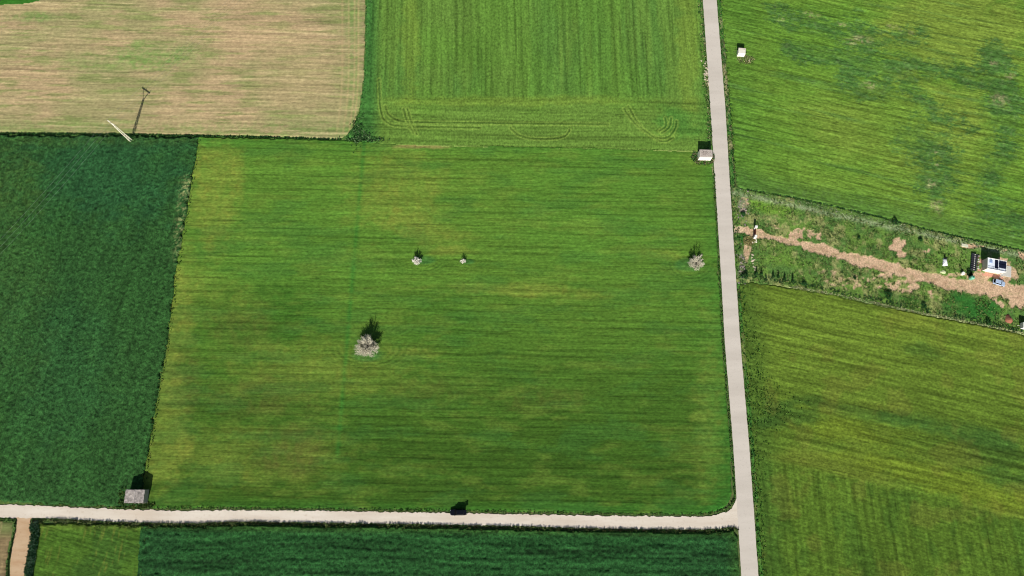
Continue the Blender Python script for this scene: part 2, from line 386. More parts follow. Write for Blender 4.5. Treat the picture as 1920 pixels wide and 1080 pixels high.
PA = [(371, 255), (420, 257), (540, 259), (652, 262), (700, 265), (760, 268), (1000, 273), (1200, 278), (1325, 283), (1337, 305), (1347, 500), (1355, 640), (1371, 840), (1373, 924), (1369, 940), (1358, 953), (1340, 961), (1320, 965), (1180, 964), (842, 959), (700, 956), (570, 954), (438, 953), (328, 955), (240, 952), (262, 930), (272, 870), (292, 760), (314, 640), (328, 500), (345, 420), (362, 320)]
main_m = plant_mat('young_wheat', 1.6, .70, 1.30, .3, .10, rot=A_ROW, stretch=2.0, streak=.17, sl=11, sw=2.0)
field('wheat_crop', PA, h_main, c_main, main_m, 'largest bright green wheat field filling the middle of the view', 'field', 1.6)

def h_dark(X, Y, px, py):
    n = fbm(X * 1.5, Y * 1.25, 12, 2, .6)
    return .5 + (n - .5) * .45 + (rows(X, Y, math.radians(80), 1.2, 9, 5) - .5) * .35 + (np.random.RandomState(3).rand(X.size) - .5) * .24
def c_dark(X, Y, px, py):
    n = X.size; col = np.tile(alb(40, 74, 36), (n, 1))
    col = mixc(col, alb(34, 74, 44), np.clip(blob(px, py, 200, 330, 180, 90, 0, 41) * .75 + blob(px, py, 90, 700, 130, 160, 0, 42) * .3 + fbm(X * .03, Y * .03, 3) * .2, 0, .8))
    col = mixc(col, alb(62, 86, 40), np.clip(blob(px, py, 30, 350, 60, 70, 0, 43) * .6 + blob(px, py, 190, 262, 200, 14, 0, 44) * .4 + blob(px, py, 40, 560, 60, 200, 0, 45) * .25, 0, .8) * (.4 + .6 * speck(X, Y, .6, 7, .3, .7)))
    dry = np.exp(-((px - (352 - (py - 330) * .13)) / 9) ** 2) * sstep(py, 322, 345) * (1 - sstep(py, 420, 520)) * .9
    col = mixc(col, alb(128, 136, 90), dry * speck(X, Y, 1.4, 77, .45, .68))
    lin1 = np.exp(-((px - (197 - (py - 261) * .86)) / 1.3) ** 2) * 0
    col = mixc(col, alb(42, 80, 38), sstep(fbm(X * .06, Y * .04, 19), .5, .7) * .4)
    n2 = fbm(X * 1.5, Y * 1.25, 12, 2, .6)
    return col * (1 + (n2 - .5) * 1.0 + (rows(X, Y, math.radians(80), 1.1, 14, 5) - .5) * .7)[:, None]  # low spots painted darker, shade between leaf clumps put into the colour
PB = [(-110, 252), (0, 253), (200, 254), (374, 257), (368, 300), (352, 390), (334, 500), (318, 620), (297, 740), (278, 860), (268, 925), (262, 952), (146, 949), (0, 942), (-110, 940)]
dark_m = plant_mat('broad_leaf_crop', 2.6, .30, 1.70, .35, .12, spec=.12)
field('bean_crop', PB, h_dark, c_dark, dark_m, 'dark green broad leaved crop left of the large wheat field', 'field', 4.5)

def h_brown(X, Y, px, py): return .05 + (rows(X, Y, -.012, .7, 30, 2) - .5) * .09 + (vn(X * 2, Y * 2, 2) - .5) * .07
def c_brown(X, Y, px, py):
    n = X.size; col = np.tile(alb(162, 142, 110), (n, 1))
    gr = fbm(X * .03, Y * .05, 14, 5, .6); col = mixc(col, alb(128, 132, 88), sstep(gr, .38, .62) * .6)
    g2 = sstep(rows(X, Y, -.012, 1.2, 9, 6), .45, .72) * .55; col = mixc(col, alb(104, 124, 66), g2)
    g3 = blob(px, py, 280, 105, 70, 30, 0, 3) * .5 + blob(px, py, 60, 30, 50, 12, 0, 5) * .6 + blob(px, py, 370, 100, 60, 25, 0, 6) * .3 + blob(px, py, 180, 120, 90, 20, 0, 7) * .3
    hl = sstep(px, 640, 660) * (1 - sstep(px, 668, 682)) * .5 + sstep(py, 215, 240) * .35
    col = mixc(col, alb(96, 134, 66), np.clip(g3 + hl, 0, .8) * (.3 + .7 * speck(X, Y, .9, 5, .3, .65)))
    tn = blob(px, py, 500, 75, 120, 35, 0, 8) * .5 + blob(px, py, 560, 150, 90, 60, 0, 9) * .4 + blob(px, py, 470, 10, 120, 12, 0, 13) * .5 + blob(px, py, 60, 15, 100, 12, -.1, 20) * .5
    col = mixc(col, alb(172, 148, 116), np.clip(tn, 0, .5))
    s = rows(X, Y, -.012, .7, 40, 2); s2 = sstep(rows(X, Y, -.012, .6, 60, 33), .68, .8)
    col = col * (1 + (s - .5) * .55)[:, None]; col = mixc(col, alb(192, 176, 134), s2 * .5)
    cx_ = 672 - .00022 * np.clip(py - 120, 0, 200) ** 2 * 3
    for o_, k_ in ((0, .5), (-7, .4), (-18, .35), (-30, .3)):
        col = mixc(col, alb(180, 156, 116), np.exp(-((px - cx_ - o_) / 1.8) ** 2) * k_ * (py < 250))
    col = mixc(col, alb(50, 104, 36), inpoly(px + 6 * (fbm(X * .3, Y * .3, 4) - .5), py, [(-120, -80), (110, -80), (78, 0), (50, 7), (-120, 14)]) * 1.0)
    return col * (1 + (fbm(X * 1.2, Y * 1.2, 8, 3, .8) - .5) * .4)[:, None]
PC = [(-110, -70), (-110, 249), (0, 249), (200, 250), (420, 254), (560, 258), (632, 262), (650, 256), (664, 238), (674, 205), (683, 140), (685, 60), (686, -70)]
brown_m = plant_mat('sprouting_stubble', 1.5, .80, 1.20, .3, .06, rot=-.012, stretch=2.2, streak=.16, sl=14, sw=1.3)
field('stubble_field', PC, h_brown, c_brown, brown_m, 'tan stubble field with thin green sprouts behind the utility pole', 'field', 1.2)

N90 = math.radians(90)
LOOPS = [[(711, 150), (713, 215), (727, 233), (750, 238), (900, 240)], [(722, 200), (728, 216), (745, 227), (770, 230), (1140, 234)], [(757, 205), (763, 228), (776, 250)], [(764, 205), (772, 232), (782, 252)],
         [(1170, 205), (1185, 228), (1215, 252), (1240, 262), (1258, 255), (1268, 238), (1268, 228)], [(1178, 200), (1195, 232), (1222, 258), (1246, 268), (1262, 258)], [(1258, 222), (1256, 240), (1240, 250)], [(1247, 222), (1250, 238), (1236, 246)], [(957, 240), (975, 258), (1020, 262), (1060, 258), (1068, 244)]]
LOOPS = [smooth(L_, 2) for L_ in LOOPS]
def h_top(X, Y, px, py):
    head = sstep(py, 178, 190)
    z = .25 + (1 - head) * ((rows(X, Y, N90 + .02, .8, 12, 3) - .5) * .14) + head * (rows(X, Y, -.02, .8, 14, 8) - .5) * .15 + (vn(X * 2.4, Y * 2.4, 2) - .5) * .12
    return z + (1 - sstep(px, 690, 712)) * (.15 + (fbm(X * .8, Y * .8, 6) - .5) * .5)
def c_top(X, Y, px, py):
    n = X.size; col = np.tile(alb(88, 120, 52), (n, 1)); head = sstep(py + (fbm(X * .4, Y * .1, 5) - .5) * 14, 172, 194)
    dkk = sstep(rows(X, Y, N90 + .02, 5, 60, 3), .42, .66) * (1 - head)
    col = mixc(col, alb(68, 110, 50), dkk * .5); col = mixc(col, alb(84, 122, 48), sstep(fbm(X * .05, Y * .05, 4), .45, .7) * .6)
    yl = blob(px, py, 770, 80, 20, 120, 0, 1) * .5 + blob(px, py, 1290, 100, 22, 140, 0, 2) * .5 + head * .12 + blob(px, py, 980, 190, 250, 10, 0, 3) * .4
    col = mixc(col, alb(108, 130, 52), np.clip(yl, 0, .7))
    col = mixc(col, alb(46, 100, 48), (1 - sstep(px, 692, 722)) * .75); col = mixc(col, alb(58, 110, 46), blob(px, py, 1270, 230, 45, 30, 0, 8) * .6 + sstep(px, 1300, 1330) * .4)
    rv = rows(X, Y, N90 + .02, .8, 22, 3) * (1 - head) + rows(X, Y, -.02, .8, 24, 8) * head
    ln = sstep(rows(X, Y, N90 + .02, .9, 60, 44), .66, .8) * (1 - head) + head * sstep(rows(X, Y, -.02, 1, 60, 45), .6, .75)
    tr = np.zeros(n)
    for L_ in LOOPS: tr = np.maximum(tr, np.exp(-(dist_line(px, py, L_) / 1.3) ** 2) * (.35 + .9 * fbm(X * .12, Y * .12, 77, 2)))
    col = col * (1 + (rv - .5) * .7)[:, None] * (1 - ln * .28)[:, None] * (1 - tr * .6)[:, None]
    tr2 = np.zeros(n)
    for L_ in LOOPS: tr2 = np.maximum(tr2, np.exp(-((dist_line(px, py, L_) - 3.0) / 1.0) ** 2))
    col = mixc(col, alb(128, 154, 70), tr2 * .65)
    pl = np.exp(-((py - (272 + (px - 690) * .021)) / 1.6) ** 2) * .5; col = mixc(col, alb(140, 150, 90), pl)
    col = col * (1 - (plines(X, Y, N90 + .02, 2.7, 201, .42, .62) * (1 - head) + plines(X, Y, -.02, 2.9, 205, .42, .62) * head) * .28)[:, None]
    return col * (1 + (fbm(X * 1.1, Y * 1.1, 8, 3, .8) - .5) * .45)[:, None]
PD = [(686, -70), (685, 60), (683, 140), (674, 205), (663, 236), (645, 258), (690, 270), (760, 275), (1000, 280), (1200, 285), (1308, 289), (1330, 274), (1329, 220), (1322, 100), (1316, 0), (1312, -70)]
top_m = plant_mat('green_barley', 1.5, .62, 1.38, .4, .12, rot=N90, stretch=1.3)
field('barley_crop', PD, h_top, c_top, top_m, 'green barley field at the top with tractor turning loops', 'field', 1.6)

E_ROW = math.radians(-13.5)
EBARE = [(1670, 52, 16, 6), (1860, 118, 10, 5), (1872, 187, 16, 12), (1595, 80, 18, 6), (1522, 29, 16, 6), (1462, 37, 10, 4), (1577, 47, 10, 4), (1755, 287, 7, 3), (1757, 310, 6, 3), (1745, 345, 10, 8), (1760, 390, 10, 16), (1615, 75, 20, 8), (1892, 143, 10, 6), (1630, 160, 14, 8), (1750, 385, 12, 10), (1700, 60, 18, 4)]
EL = [([(1455, 28), (1560, 52), (1660, 78), (1720, 58)], 20, .75), ([(1480, 95), (1570, 115), (1640, 128), (1740, 128), (1790, 135), (1860, 158)], 17, 1), ([(1590, 150), (1620, 172), (1655, 165)], 20, 1), ([(1690, 150), (1750, 210), (1800, 228)], 18, .75),
      ([(1862, 102), (1876, 150), (1872, 190), (1886, 238)], 30, 1), ([(1886, 190), (1970, 198)], 17, 1), ([(1715, 262), (1762, 300), (1750, 352)], 36, .9), ([(1885, 270), (1858, 335)], 24, .85), ([(1830, 245), (1700, 252)], 10, .6), ([(1600, 60), (1640, 110)], 30, .8), ([(1840, 400), (1960, 430)], 26, .8)]
def e_dark(px, py):
    m = np.zeros(px.shape)
    jx = (fbm(px * .04, py * .04, 301, 3) - .5) * 34; jy = (fbm(px * .04, py * .04, 305, 3) - .5) * 26
    for L_, w, k in EL: m = np.maximum(m, (1 - sstep(dist_line(px + jx, py + jy, L_), 0, w * 2.1)) * k)
    wx = (px - 1400) * .97 + (py - 200) * .22; wy = -(px - 1400) * .22 + (py - 200) * .97
    n = (fbm(wx * .035, wy * .11, 81, 4, .65) - .5) * 1.1 + (fbm(wx * .11, wy * .38, 83, 4, .75) - .5) * 1.9
    return sstep(m * 1.15 + n * np.clip(m * 4, 0, 1), .34, .95) * .9
def h_e(X, Y, px, py):
    return .25 + (rows(X, Y, E_ROW, .8, 12, 3) - .5) * .17 + (vn(X * 2.4, Y * 2.4, 2) - .5) * .12 + e_dark(px, py) * (fbm(X * .8, Y * .8, 9) - .5) * .5
def c_e(X, Y, px, py):
    n = X.size; col = np.tile(alb(88, 124, 46), (n, 1))
    col = mixc(col, alb(110, 130, 54), np.clip(blob(px, py, 1790, 60, 160, 110, 0, 4) * .85 + blob(px, py, 1700, 240, 260, 90, .2, 5) * .35 + sstep(fbm(X * .03, Y * .05, 5), .45, .7) * .3 + blob(px, py, 1800, 230, 60, 60, 0, 88) * .5, 0, .85))
    col = mixc(col, alb(76, 116, 44), (1 - sstep(px, 1390, 1450)) * .6)
    d = e_dark(px, py) * (.45 + .55 * sstep(rows(X, Y, E_ROW, 3, 12, 6), .3, .55)); d = np.maximum(d, sstep(rows(X, Y, E_ROW, 2.5, 50, 62), .62, .8) * .5)
    d = np.maximum(d, sstep(py - (357 + (px - 1395) * .218), -55, -10) * .55)
    col = mixc(col, alb(62, 98, 48), np.clip(d, 0, 1)); col = mixc(col, alb(86, 110, 66), np.clip(d, 0, 1) * speck(X, Y, .9, 3, .5, .75) * .7)
    for i, (cx, cy, rx, ry) in enumerate(EBARE):
        col = mixc(col, alb(150, 144, 108), blob(px, py, cx, cy, rx, ry, .2, 90 + i, .8) * speck(X, Y, .9, 5 + i, .4, .68) * .65)
    col = col * (1 - plines(X, Y, E_ROW, 2.3, 221, .4, .62, .15, 25.0) * .26)[:, None]
    rv = rows(X, Y, E_ROW, .8, 22, 3); ln = sstep(rows(X, Y, E_ROW, .9, 30, 44), .6, .78)
    return col * (1 + (rv - .5) * .55)[:, None] * (1 - ln * .2)[:, None] * (1 + (fbm(X * 1.1, Y * 1.1, 8, 3, .8) - .5) * .4)[:, None]
PE = [(1346, -70), (1350, 0), (1368, 200), (1377, 330), (1383, 352), (1400, 356), (1500, 374), (1640, 405), (1750, 434), (1920, 471), (2010, 490), (2010, -70)]
e_m = plant_mat('drilled_wheat', 1.5, .66, 1.34, .4, .12, rot=E_ROW, stretch=1.8, streak=.30, sl=8, sw=1.7)
g_m = plant_mat('patchy_wheat', 1.5, .62, 1.38, .4, .12, rot=E_ROW, stretch=1.2, streak=.20, sl=7, sw=1.6)
field('wheat_crop', PE, h_e, c_e, e_m, 'yellow green wheat field with bluish and bare patches at the upper right', 'field', 1.6)

def h_g(X, Y, px, py):
    low = sstep(py - (870 + (px - 1490) * .24), -6, 10)
    return .25 + (1 - low) * (rows(X, Y, E_ROW, .8, 12, 3) - .5) * .19 + low * ((rows(X, Y, N90 + .02, .8, 10, 3) - .5) * .13 + (fbm(X * .9, Y * .9, 5) - .5) * .25) + (vn(X * 2.4, Y * 2.4, 2) - .5) * .13
def c_g(X, Y, px, py):
    n = X.size; low = sstep(py - (870 + (px - 1490) * .24), -6, 10)
    col = np.tile(alb(92, 114, 42), (n, 1)); col = mixc(col, alb(70, 98, 34), sstep(py, 560, 1000) * .8)  # same falloff put into the crop colour, darker down the field
    col = mixc(col, alb(106, 116, 46), sstep(fbm(X * .04, Y * .06, 5), .45, .7) * .5 * (1 - low))
    yl = blob(px, py, 1560, 800, 150, 28, .22, 3) * .6 + blob(px, py, 1770, 900, 220, 26, .24, 6) * .7 + blob(px, py, 1860, 940, 90, 18, .2, 7) * .4
    col = mixc(col, alb(100, 118, 38), np.clip(yl, 0, .8))
    dk = blob(px, py, 1480, 780, 60, 30, 0, 8) * .7 + blob(px, py, 1600, 770, 170, 16, .22, 9) * .5 + blob(px, py, 1800, 810, 150, 20, .2, 10) * .6 + blob(px, py, 1730, 655, 40, 18, .2, 11) * .5 + blob(px, py, 1870, 850, 100, 30, .2, 12) * .5 + blob(px, py, 1900, 900, 60, 20, .2, 13) * .5 + (1 - sstep(px - (1390 + (py - 640) * .075), 15, 70)) * .5
    col = mixc(col, alb(50, 82, 36), np.clip(dk, 0, .8))
    gd = sstep(fbm(X * .25, Y * .12, 15, 4), .5, .7) * low; col = mixc(col, alb(56, 86, 32), gd * .55)
    og = sstep(fbm(X * .12, Y * .12, 25, 4), .56, .7) * .2; col = mixc(col, alb(110, 102, 50), og)
    rv = rows(X, Y, E_ROW, .85, 22, 3) * (1 - low) + rows(X, Y, N90 + .02, .8, 18, 8) * low
    ln = sstep(rows(X, Y, E_ROW, .9, 30, 44), .6, .78) * (1 - low) + sstep(rows(X, Y, N90 + .02, .8, 20, 46), .62, .8) * low * .8
    pl2 = plines(X, Y, N90 + .02, 2.6, 211, .42, .62) * low + plines(X, Y, E_ROW, 2.4, 215, .42, .62) * (1 - low)
    col = col * (1 - pl2 * .26)[:, None]
    big = sstep(rows(X, Y, E_ROW, 2.2, 50, 48), .62, .8) * (1 - low) * sstep(py, 700, 780)
    return col * (1 + (rv - .5) * .8)[:, None] * (1 - ln * .28)[:, None] * (1 - big * .3)[:, None] * (1 + (fbm(X * 1.1, Y * 1.1, 8, 3, .8) - .5) * .5)[:, None]
PG = [(1384, 532), (1405, 528), (1440, 532), (1500, 541), (1570, 553), (1650, 572), (1760, 594), (1850, 611), (1920, 627), (2010, 646), (2010, 1150), (1434, 1150), (1428, 1080), (1411, 840), (1394, 640)]
field('wheat_crop', PG, h_g, c_g, g_m, 'olive green wheat field right of the road at the lower right', 'field', 1.6)

def h_h(X, Y, px, py): return .5 + (fbm(X * 1.3, Y * 1.4, 12, 2, .6) - .5) * .45 + (rows(X, Y, -.02, 1.2, 14, 5) - .5) * .6 + (np.random.RandomState(4).rand(X.size) - .5) * .22
def c_h(X, Y, px, py):
    n = X.size; col = np.tile(alb(30, 68, 34), (n, 1))
    col = mixc(col, alb(32, 68, 38), np.clip(blob(px, py, 300, 1030, 40, 60, 0, 4) * .4 + blob(px, py, 1300, 1050, 120, 60, 0, 5) * .3, 0, .8))
    col = mixc(col, alb(56, 88, 36), (1 - sstep(py - (978 + (px - 300) * .012), 4, 22)) * .6 + sstep(px, 1355, 1385) * .4)
    n2 = fbm(X * 1.3, Y * 1.4, 12, 2, .6)
    return col * (1 + (n2 - .5) * 1.0 + (rows(X, Y, -.02, .9, 26, 5) - .5) * 1.5)[:, None]  # colour follows the relief, hollows between plants painted as shaded
PH = [(262, 984), (365, 985), (438, 982), (570, 984), (700, 986), (840, 988), (1065, 993.5), (1180, 995.5), (1320, 997), (1376, 993), (1384, 1004), (1388, 1080), (1391, 1150), (250, 1150)]
field('bean_crop', PH, h_h, c_h, dark_m, 'long dark green crop strip below the pale gravel track', 'field', 1.6)
def c_i(X, Y, px, py):
    n = X.size; col = np.tile(alb(64, 94, 34), (n, 1)); col = mixc(col, alb(50, 80, 34), sstep(fbm(X * .1, Y * .1, 5), .45, .65) * .6)
    col = mixc(col, alb(96, 106, 46), sstep(rows(X, Y, math.radians(84), .8, 8, 31), .6, .75) * .6); col = mixc(col, alb(88, 106, 42), (1 - sstep(py, 984, 1000)) * .5)
    return col * (1 + (fbm(X * 1.0, Y * 1.0, 8, 3, .8) - .5) * .7)[:, None]
PI_ = [(62, 980), (120, 980), (190, 982), (280, 985), (272, 1030), (268, 1150), (40, 1150), (52, 1080), (64, 1020)]
field('vetch_crop', PI_, lambda X, Y, px, py: .3 + (fbm(X, Y, 4) - .5) * .3, c_i, e_m, 'small yellow green plot beside the sandy side track', 'field', 4.0)
def c_j(X, Y, px, py):
    col = np.tile(alb(120, 104, 78), (X.size, 1)); col = mixc(col, alb(96, 116, 66), (1 - sstep(py, 990, 1015)) * .7)
    col = mixc(col, alb(150, 134, 100), sstep(rows(X, Y, N90, .8, 8, 31), .5, .7) * .5)
    return col * (1 + (fbm(X * 1.0, Y * 1.0, 8, 3, .8) - .5) * .4)[:, None]
PJ = [(-110, 975), (0, 977), (24, 979), (24, 995), (18, 1020), (12, 1060), (12, 1150), (-110, 1150)]
field('fallow_plot', PJ, lambda X, Y, px, py: .06 + (fbm(X, Y, 4) - .5) * .1, c_j, brown_m, 'bare brown fallow plot in the bottom left corner', 'field', 1.2)

# rough grass strip on the right with the earth drive
DIRT = [(1685, 460, 13, 12, .9), (1688, 477, 8, 6, .8), (1500, 440, 35, 12, .6), (1455, 425, 26, 6, .3), (1740, 470, 10, 6, .5), (1885, 515, 30, 26, .75), (1835, 520, 40, 12, .7), (1715, 540, 16, 8, .6), (1745, 545, 12, 16, .55), (1905, 560, 40, 24, .8), (1650, 525, 30, 16, .45), (1600, 530, 40, 14, .35), (1560, 515, 30, 12, .3), (1825, 462, 20, 4, .8), (1915, 480, 8, 10, .9), (1690, 535, 50, 12, .5), (1770, 515, 60, 6, .6), (1896, 470, 14, 5, .5), (1400, 470, 8, 26, .5), (1395, 380, 8, 16, .4), (1404, 452, 14, 8, .6)]
def dirt_mask(X, Y, px, py):
    w = 7 + sstep(px, 1440, 1700) * 6 + sstep(px, 1760, 1900) * 7
    n = fbm(X * .22, Y * .22, 71, 4, .65) - .5
    m = 1 - sstep(dist_line(px, py, DW) + n * 18, w * .6, w * 1.1)
    for i, (cx, cy, rx, ry, k) in enumerate(DIRT):
        q = (1 - sstep(np.hypot((px - cx) / rx, (py - cy) / ry) + n * 2.2, .65, 1.15)) * min(1, k + .15)
        if k < .7: q = q * speck(X, Y, .45, 5 + i, .38, .55)
        m = np.maximum(m, q)
    return sstep(m + (fbm(X * .9, Y * 1.3, 171, 3, .75) - .5) * 1.0 * (m > .02), .3, .72)
def c_f(X, Y, px, py):
    n = X.size; col = np.tile(alb(88, 118, 54), (n, 1))
    col = mixc(col, alb(70, 102, 52), sstep(fbm(X * .13, Y * .13, 5, 4, .65), .44, .6) * .8)
    col = mixc(col, alb(142, 140, 94), sstep(fbm(X * .3, Y * .22, 15, 4, .7), .5, .68) * .65)
    col = mixc(col, alb(94, 130, 48), np.clip(blob(px, py, 1455, 390, 55, 14, .2, 4) * .9 + blob(px, py, 1480, 490, 60, 12, .2, 5) * .4, 0, .9))
    col = mixc(col, alb(40, 92, 38), np.clip(blob(px, py, 1825, 575, 60, 26, .15, 6) * .95 + blob(px, py, 1690, 560, 60, 12, .2, 7) * .6 + blob(px, py, 1395, 447, 18, 10, 0, 8) * .9 + blob(px, py, 1700, 482, 40, 8, .1, 14) * .7, 0, .95))
    bt = py - (357 + (px - 1395) * .218); col = mixc(col, alb(138, 148, 118), np.exp(-((bt - 9) / 5) ** 2) * .75 * (.4 + .6 * speck(X, Y, .9, 4, .3, .6)))
    bt2 = py - (531 + (px - 1420) * .193); col = mixc(col, alb(150, 156, 116), np.exp(-((bt2 + 1) / 2.4) ** 2) * .7 * sstep(px, 1460, 1500))
    col = mixc(col, alb(118, 118, 100), blob(px, py, 1391, 500, 9, 30, 0, 9) * .6 + blob(px, py, 1393, 385, 12, 20, 0, 10) * .7)
    d = dirt_mask(X, Y, px, py)
    dc = mixc(np.tile(alb(184, 156, 130), (n, 1)), alb(166, 138, 114), sstep(fbm(X * .5, Y * .9, 3, 4), .45, .7))
    dc = mixc(dc, alb(112, 118, 72), speck(X, Y, .8, 191, .55, .72) * .35)
    dc = mixc(dc, alb(192, 174, 144), (1 - sstep(px, 1385, 1400)) * .6)
    col = col * (1 - d[:, None]) + dc * d[:, None]
    return col * (1 + (fbm(X * 1.2, Y * 1.2, 8, 3, .8) - .5) * .5 * (1 - d * .6))[:, None]
def h_f(X, Y, px, py):
    d = dirt_mask(X, Y, px, py); return .02 + (1 - d) * (.12 + (fbm(X * .8, Y * .8, 9, 3, .7) - .5) * .45 * (1 - d)) + (vn(X * 2, Y * 2, 3) - .5) * .05
PF = [(1371, 345), (1385, 350), (1400, 354), (1500, 372), (1640, 403), (1750, 432), (1920, 469), (2010, 488), (2010, 650), (1920, 630), (1850, 614), (1760, 597), (1650, 575), (1500, 544), (1440, 535), (1380, 536)]
f_m = plant_mat('rough_meadow', 1.8, .55, 1.45, .5, .12)
field('rough_grass', PF, h_f, c_f, f_m, 'rough weedy grass strip with an orange earth drive through it', 'grass', 1.5)

# verge strips of weeds
def verge(line, off0, off1, base, dry, label, k=3, name='verge_grass', h0=.12):
    A = [(x + off0, y) for x, y in line]; Bp = [(x + off1, y) for x, y in line][::-1]
    def c(X, Y, px, py):
        col = np.tile(alb(*base), (X.size, 1)); col = mixc(col, alb(*dry), sstep(fbm(X * .35, Y * .2, k, 4, .7), .48, .66) * .7)
        col = mixc(col, alb(34, 72, 34), sstep(fbm(X * .6, Y * .4, k + 4, 4, .7), .5, .66) * .8)
        return col * (1 + (fbm(X, Y, 8, 3, .8) - .5) * .7)[:, None]
    field(name, A + Bp, lambda X, Y, px, py: h0 + (fbm(X * 1.1, Y * 1.1, 9, 3, .7) - .5) * .4, c, f_m, label, 'grass', 1.0)
verge(ROAD_L[:4], -9, -0.6, (70, 108, 50), (150, 140, 110), 'weedy verge left of the road beside the barley field', 3)
verge([(1341.2, 349), (1351, 500), (1358.8, 640), (1375, 840), (1381, 935)], -5, -0.6, (62, 102, 42), (88, 96, 60), 'narrow weedy verge between the road and the large wheat field', 5)
verge(ROAD_R[:4], 0.6, 10, (66, 108, 48), (140, 128, 100), 'shaggy verge right of the road up by the small square hut', 7)
verge([(1380, 528), (1388, 640), (1405, 840), (1413.5, 960), (1422, 1080), (1427, 1150)], 0.6, 13, (62, 104, 44), (110, 112, 66), 'shaggy green verge right of the road beside the olive green wheat', 9)
verge([(56, 975), (59, 1003), (55, 1025), (50, 1047), (45, 1080), (40, 1150)], 0.5, 17, (44, 80, 50), (84, 104, 84), 'dark weedy bank right of the sandy side track', 11, h0=.3)

# ------------------------------------------------------------------ weed tufts
RS = np.random.RandomState(11)
tuft_m = plant_mat('weed_leaves', 3.0, .8, 1.2, .1, .02)
def tufts(name, P, h, cols, label, cat='weeds', blades=9, width=.09, spread=.8):
    n = len(P); P = np.asarray(P); hh = h * (0.5 + RS.rand(n) * .9)
    ci = RS.randint(0, len(cols), n); base = np.array([alb(*c) for c in cols])[ci] * (0.75 + RS.rand(n, 1) * .5)
    co = []; cc = []
    for k in range(blades):
        a = RS.rand(n) * 6.283; L = hh * (.6 + RS.rand(n) * .6); lean = spread * (.25 + RS.rand(n) * .75)
        w = width * (.6 + RS.rand(n) * .8); ca, sa = np.cos(a), np.sin(a)
        bx = P[:, 0] + ca * .04; by = P[:, 1] + sa * .04; z0 = P[:, 2] - .05
        tip = np.stack([bx + ca * L * lean, by + sa * L * lean, z0 + L * (1.15 - lean * .6)], 1)
        mid = .5
        m1 = np.stack([bx + ca * L * lean * mid - sa * w, by + sa * L * lean * mid + ca * w, z0 + L * .65], 1)
        m2 = np.stack([bx + ca * L * lean * mid + sa * w, by + sa * L * lean * mid - ca * w, z0 + L * .65], 1)
        b0 = np.stack([bx, by, z0], 1)
        co.append(np.stack([b0, m1, tip, m2], 1)); cc.append(np.repeat(base[:, None, :] * (.85 + RS.rand(n, 1, 1) * .3), 4, 1))
    co = np.concatenate(co).reshape(-1, 3); cc = np.concatenate(cc).reshape(-1, 3)
    q = np.arange(len(co)).reshape(-1, 4)
    return tag(np_mesh(name, co, q, tuft_m, cc, quads=True), label, cat, None, 'stuff')
def along(line, per_m, w0, w1, z=.05):
    out = []
    for p, q in zip(line[:-1], line[1:]):
        a = np.array(g(*p)); b_ = np.array(g(*q)); d = b_ - a; L = np.hypot(*d)
        if L < .01: continue
        n = int(L * per_m); t = RS.rand(n); nn = np.array([-d[1], d[0]]) / L; s = w0 + RS.rand(n) * (w1 - w0)
        c = a + t[:, None] * d + nn * s[:, None]; out.append(np.c_[c, np.full(n, z)])
    return np.concatenate(out)
DG = [(34, 62, 30), (44, 80, 36), (52, 60, 36)]
tufts('edge_weeds', along([(58, 975)] + TR_B[4:-1], 8, -.55, .0, .1), .42, [(30, 52, 28), (58, 54, 40), (40, 74, 36), (48, 44, 36)], 'ragged weeds coloured dark as the crop edge shadow along the lower edge of the gravel track', blades=7, width=.07)  # dark leaf colours paint the shadow the crop edge throws on the track
tufts('edge_weeds', along([(-60, 972), (0, 974), (31, 975), (30, 993), (23, 1025), (16, 1058), (16, 1120)], 7, -.4, .0, .1), .42, [(30, 52, 28), (48, 72, 36), (40, 74, 36)], 'weeds on the left bank of the sandy side track', blades=8)
tufts('edge_weeds', along([(-60, 250.5), (0, 251), (200, 252), (374, 256), (540, 259), (640, 262)], 7, -.35, .1, .1), .42, [(28, 60, 30), (36, 78, 38), (30, 50, 28)], 'ragged plant edge between stubble field and green crops, coloured dark as its shadow', blades=8)  # tufts coloured dark to stand in for the taller crop's edge shadow
bl = []
for (bx_, by_, bsx, bsy, bn) in ((668, 250, 1.3, 3.0, 160), (678, 259, 2.8, 1.1, 150), (698, 263, 3.0, .6, 80), (664, 262, 2.6, .6, 70), (688, 256, 1.6, 1.8, 60)):
    c0 = g(bx_, by_); bl.append(np.c_[c0[0] + RS.randn(bn) * bsx * .75, c0[1] + RS.randn(bn) * bsy * .75, np.full(bn, .15) + RS.rand(bn) * .2])
tufts('bramble_patch', np.concatenate(bl), .5, [(48, 88, 46), (62, 100, 54), (92, 116, 80), (40, 72, 40)], 'dark bramble patch where the stubble, barley and wheat fields meet', 'bush', blades=9)
tufts('edge_weeds', along([(687, -60), (686, 60), (684, 140), (680, 200), (672, 240)], 6, -.2, 2.2, .15), .4, [(60, 96, 54), (64, 112, 54), (84, 110, 70)], 'weedy strip between stubble field and barley field', blades=8)
tufts('edge_weeds', along([(373, 262), (368, 300), (352, 390), (334, 500), (318, 620), (297, 740), (278, 860), (268, 912)], 4, -.9, .9, .22), .28, [(60, 98, 46), (84, 108, 50), (40, 74, 38), (110, 118, 66)], 'ragged edge between the dark crop and the large wheat field')
vp = []
for (vx, vy, vsx, vsy, vn_) in ((1418, 700, 1.6, 9, 260), (1432, 745, 3.2, 5, 300), (1446, 770, 4.5, 3, 220), (1412, 630, 1.4, 10, 180), (1424, 850, 1.4, 12, 200)):
    c0 = g(vx, vy); vp.append(np.c_[c0[0] + RS.randn(vn_) * vsx, c0[1] + RS.randn(vn_) * vsy, np.full(vn_, .2)])
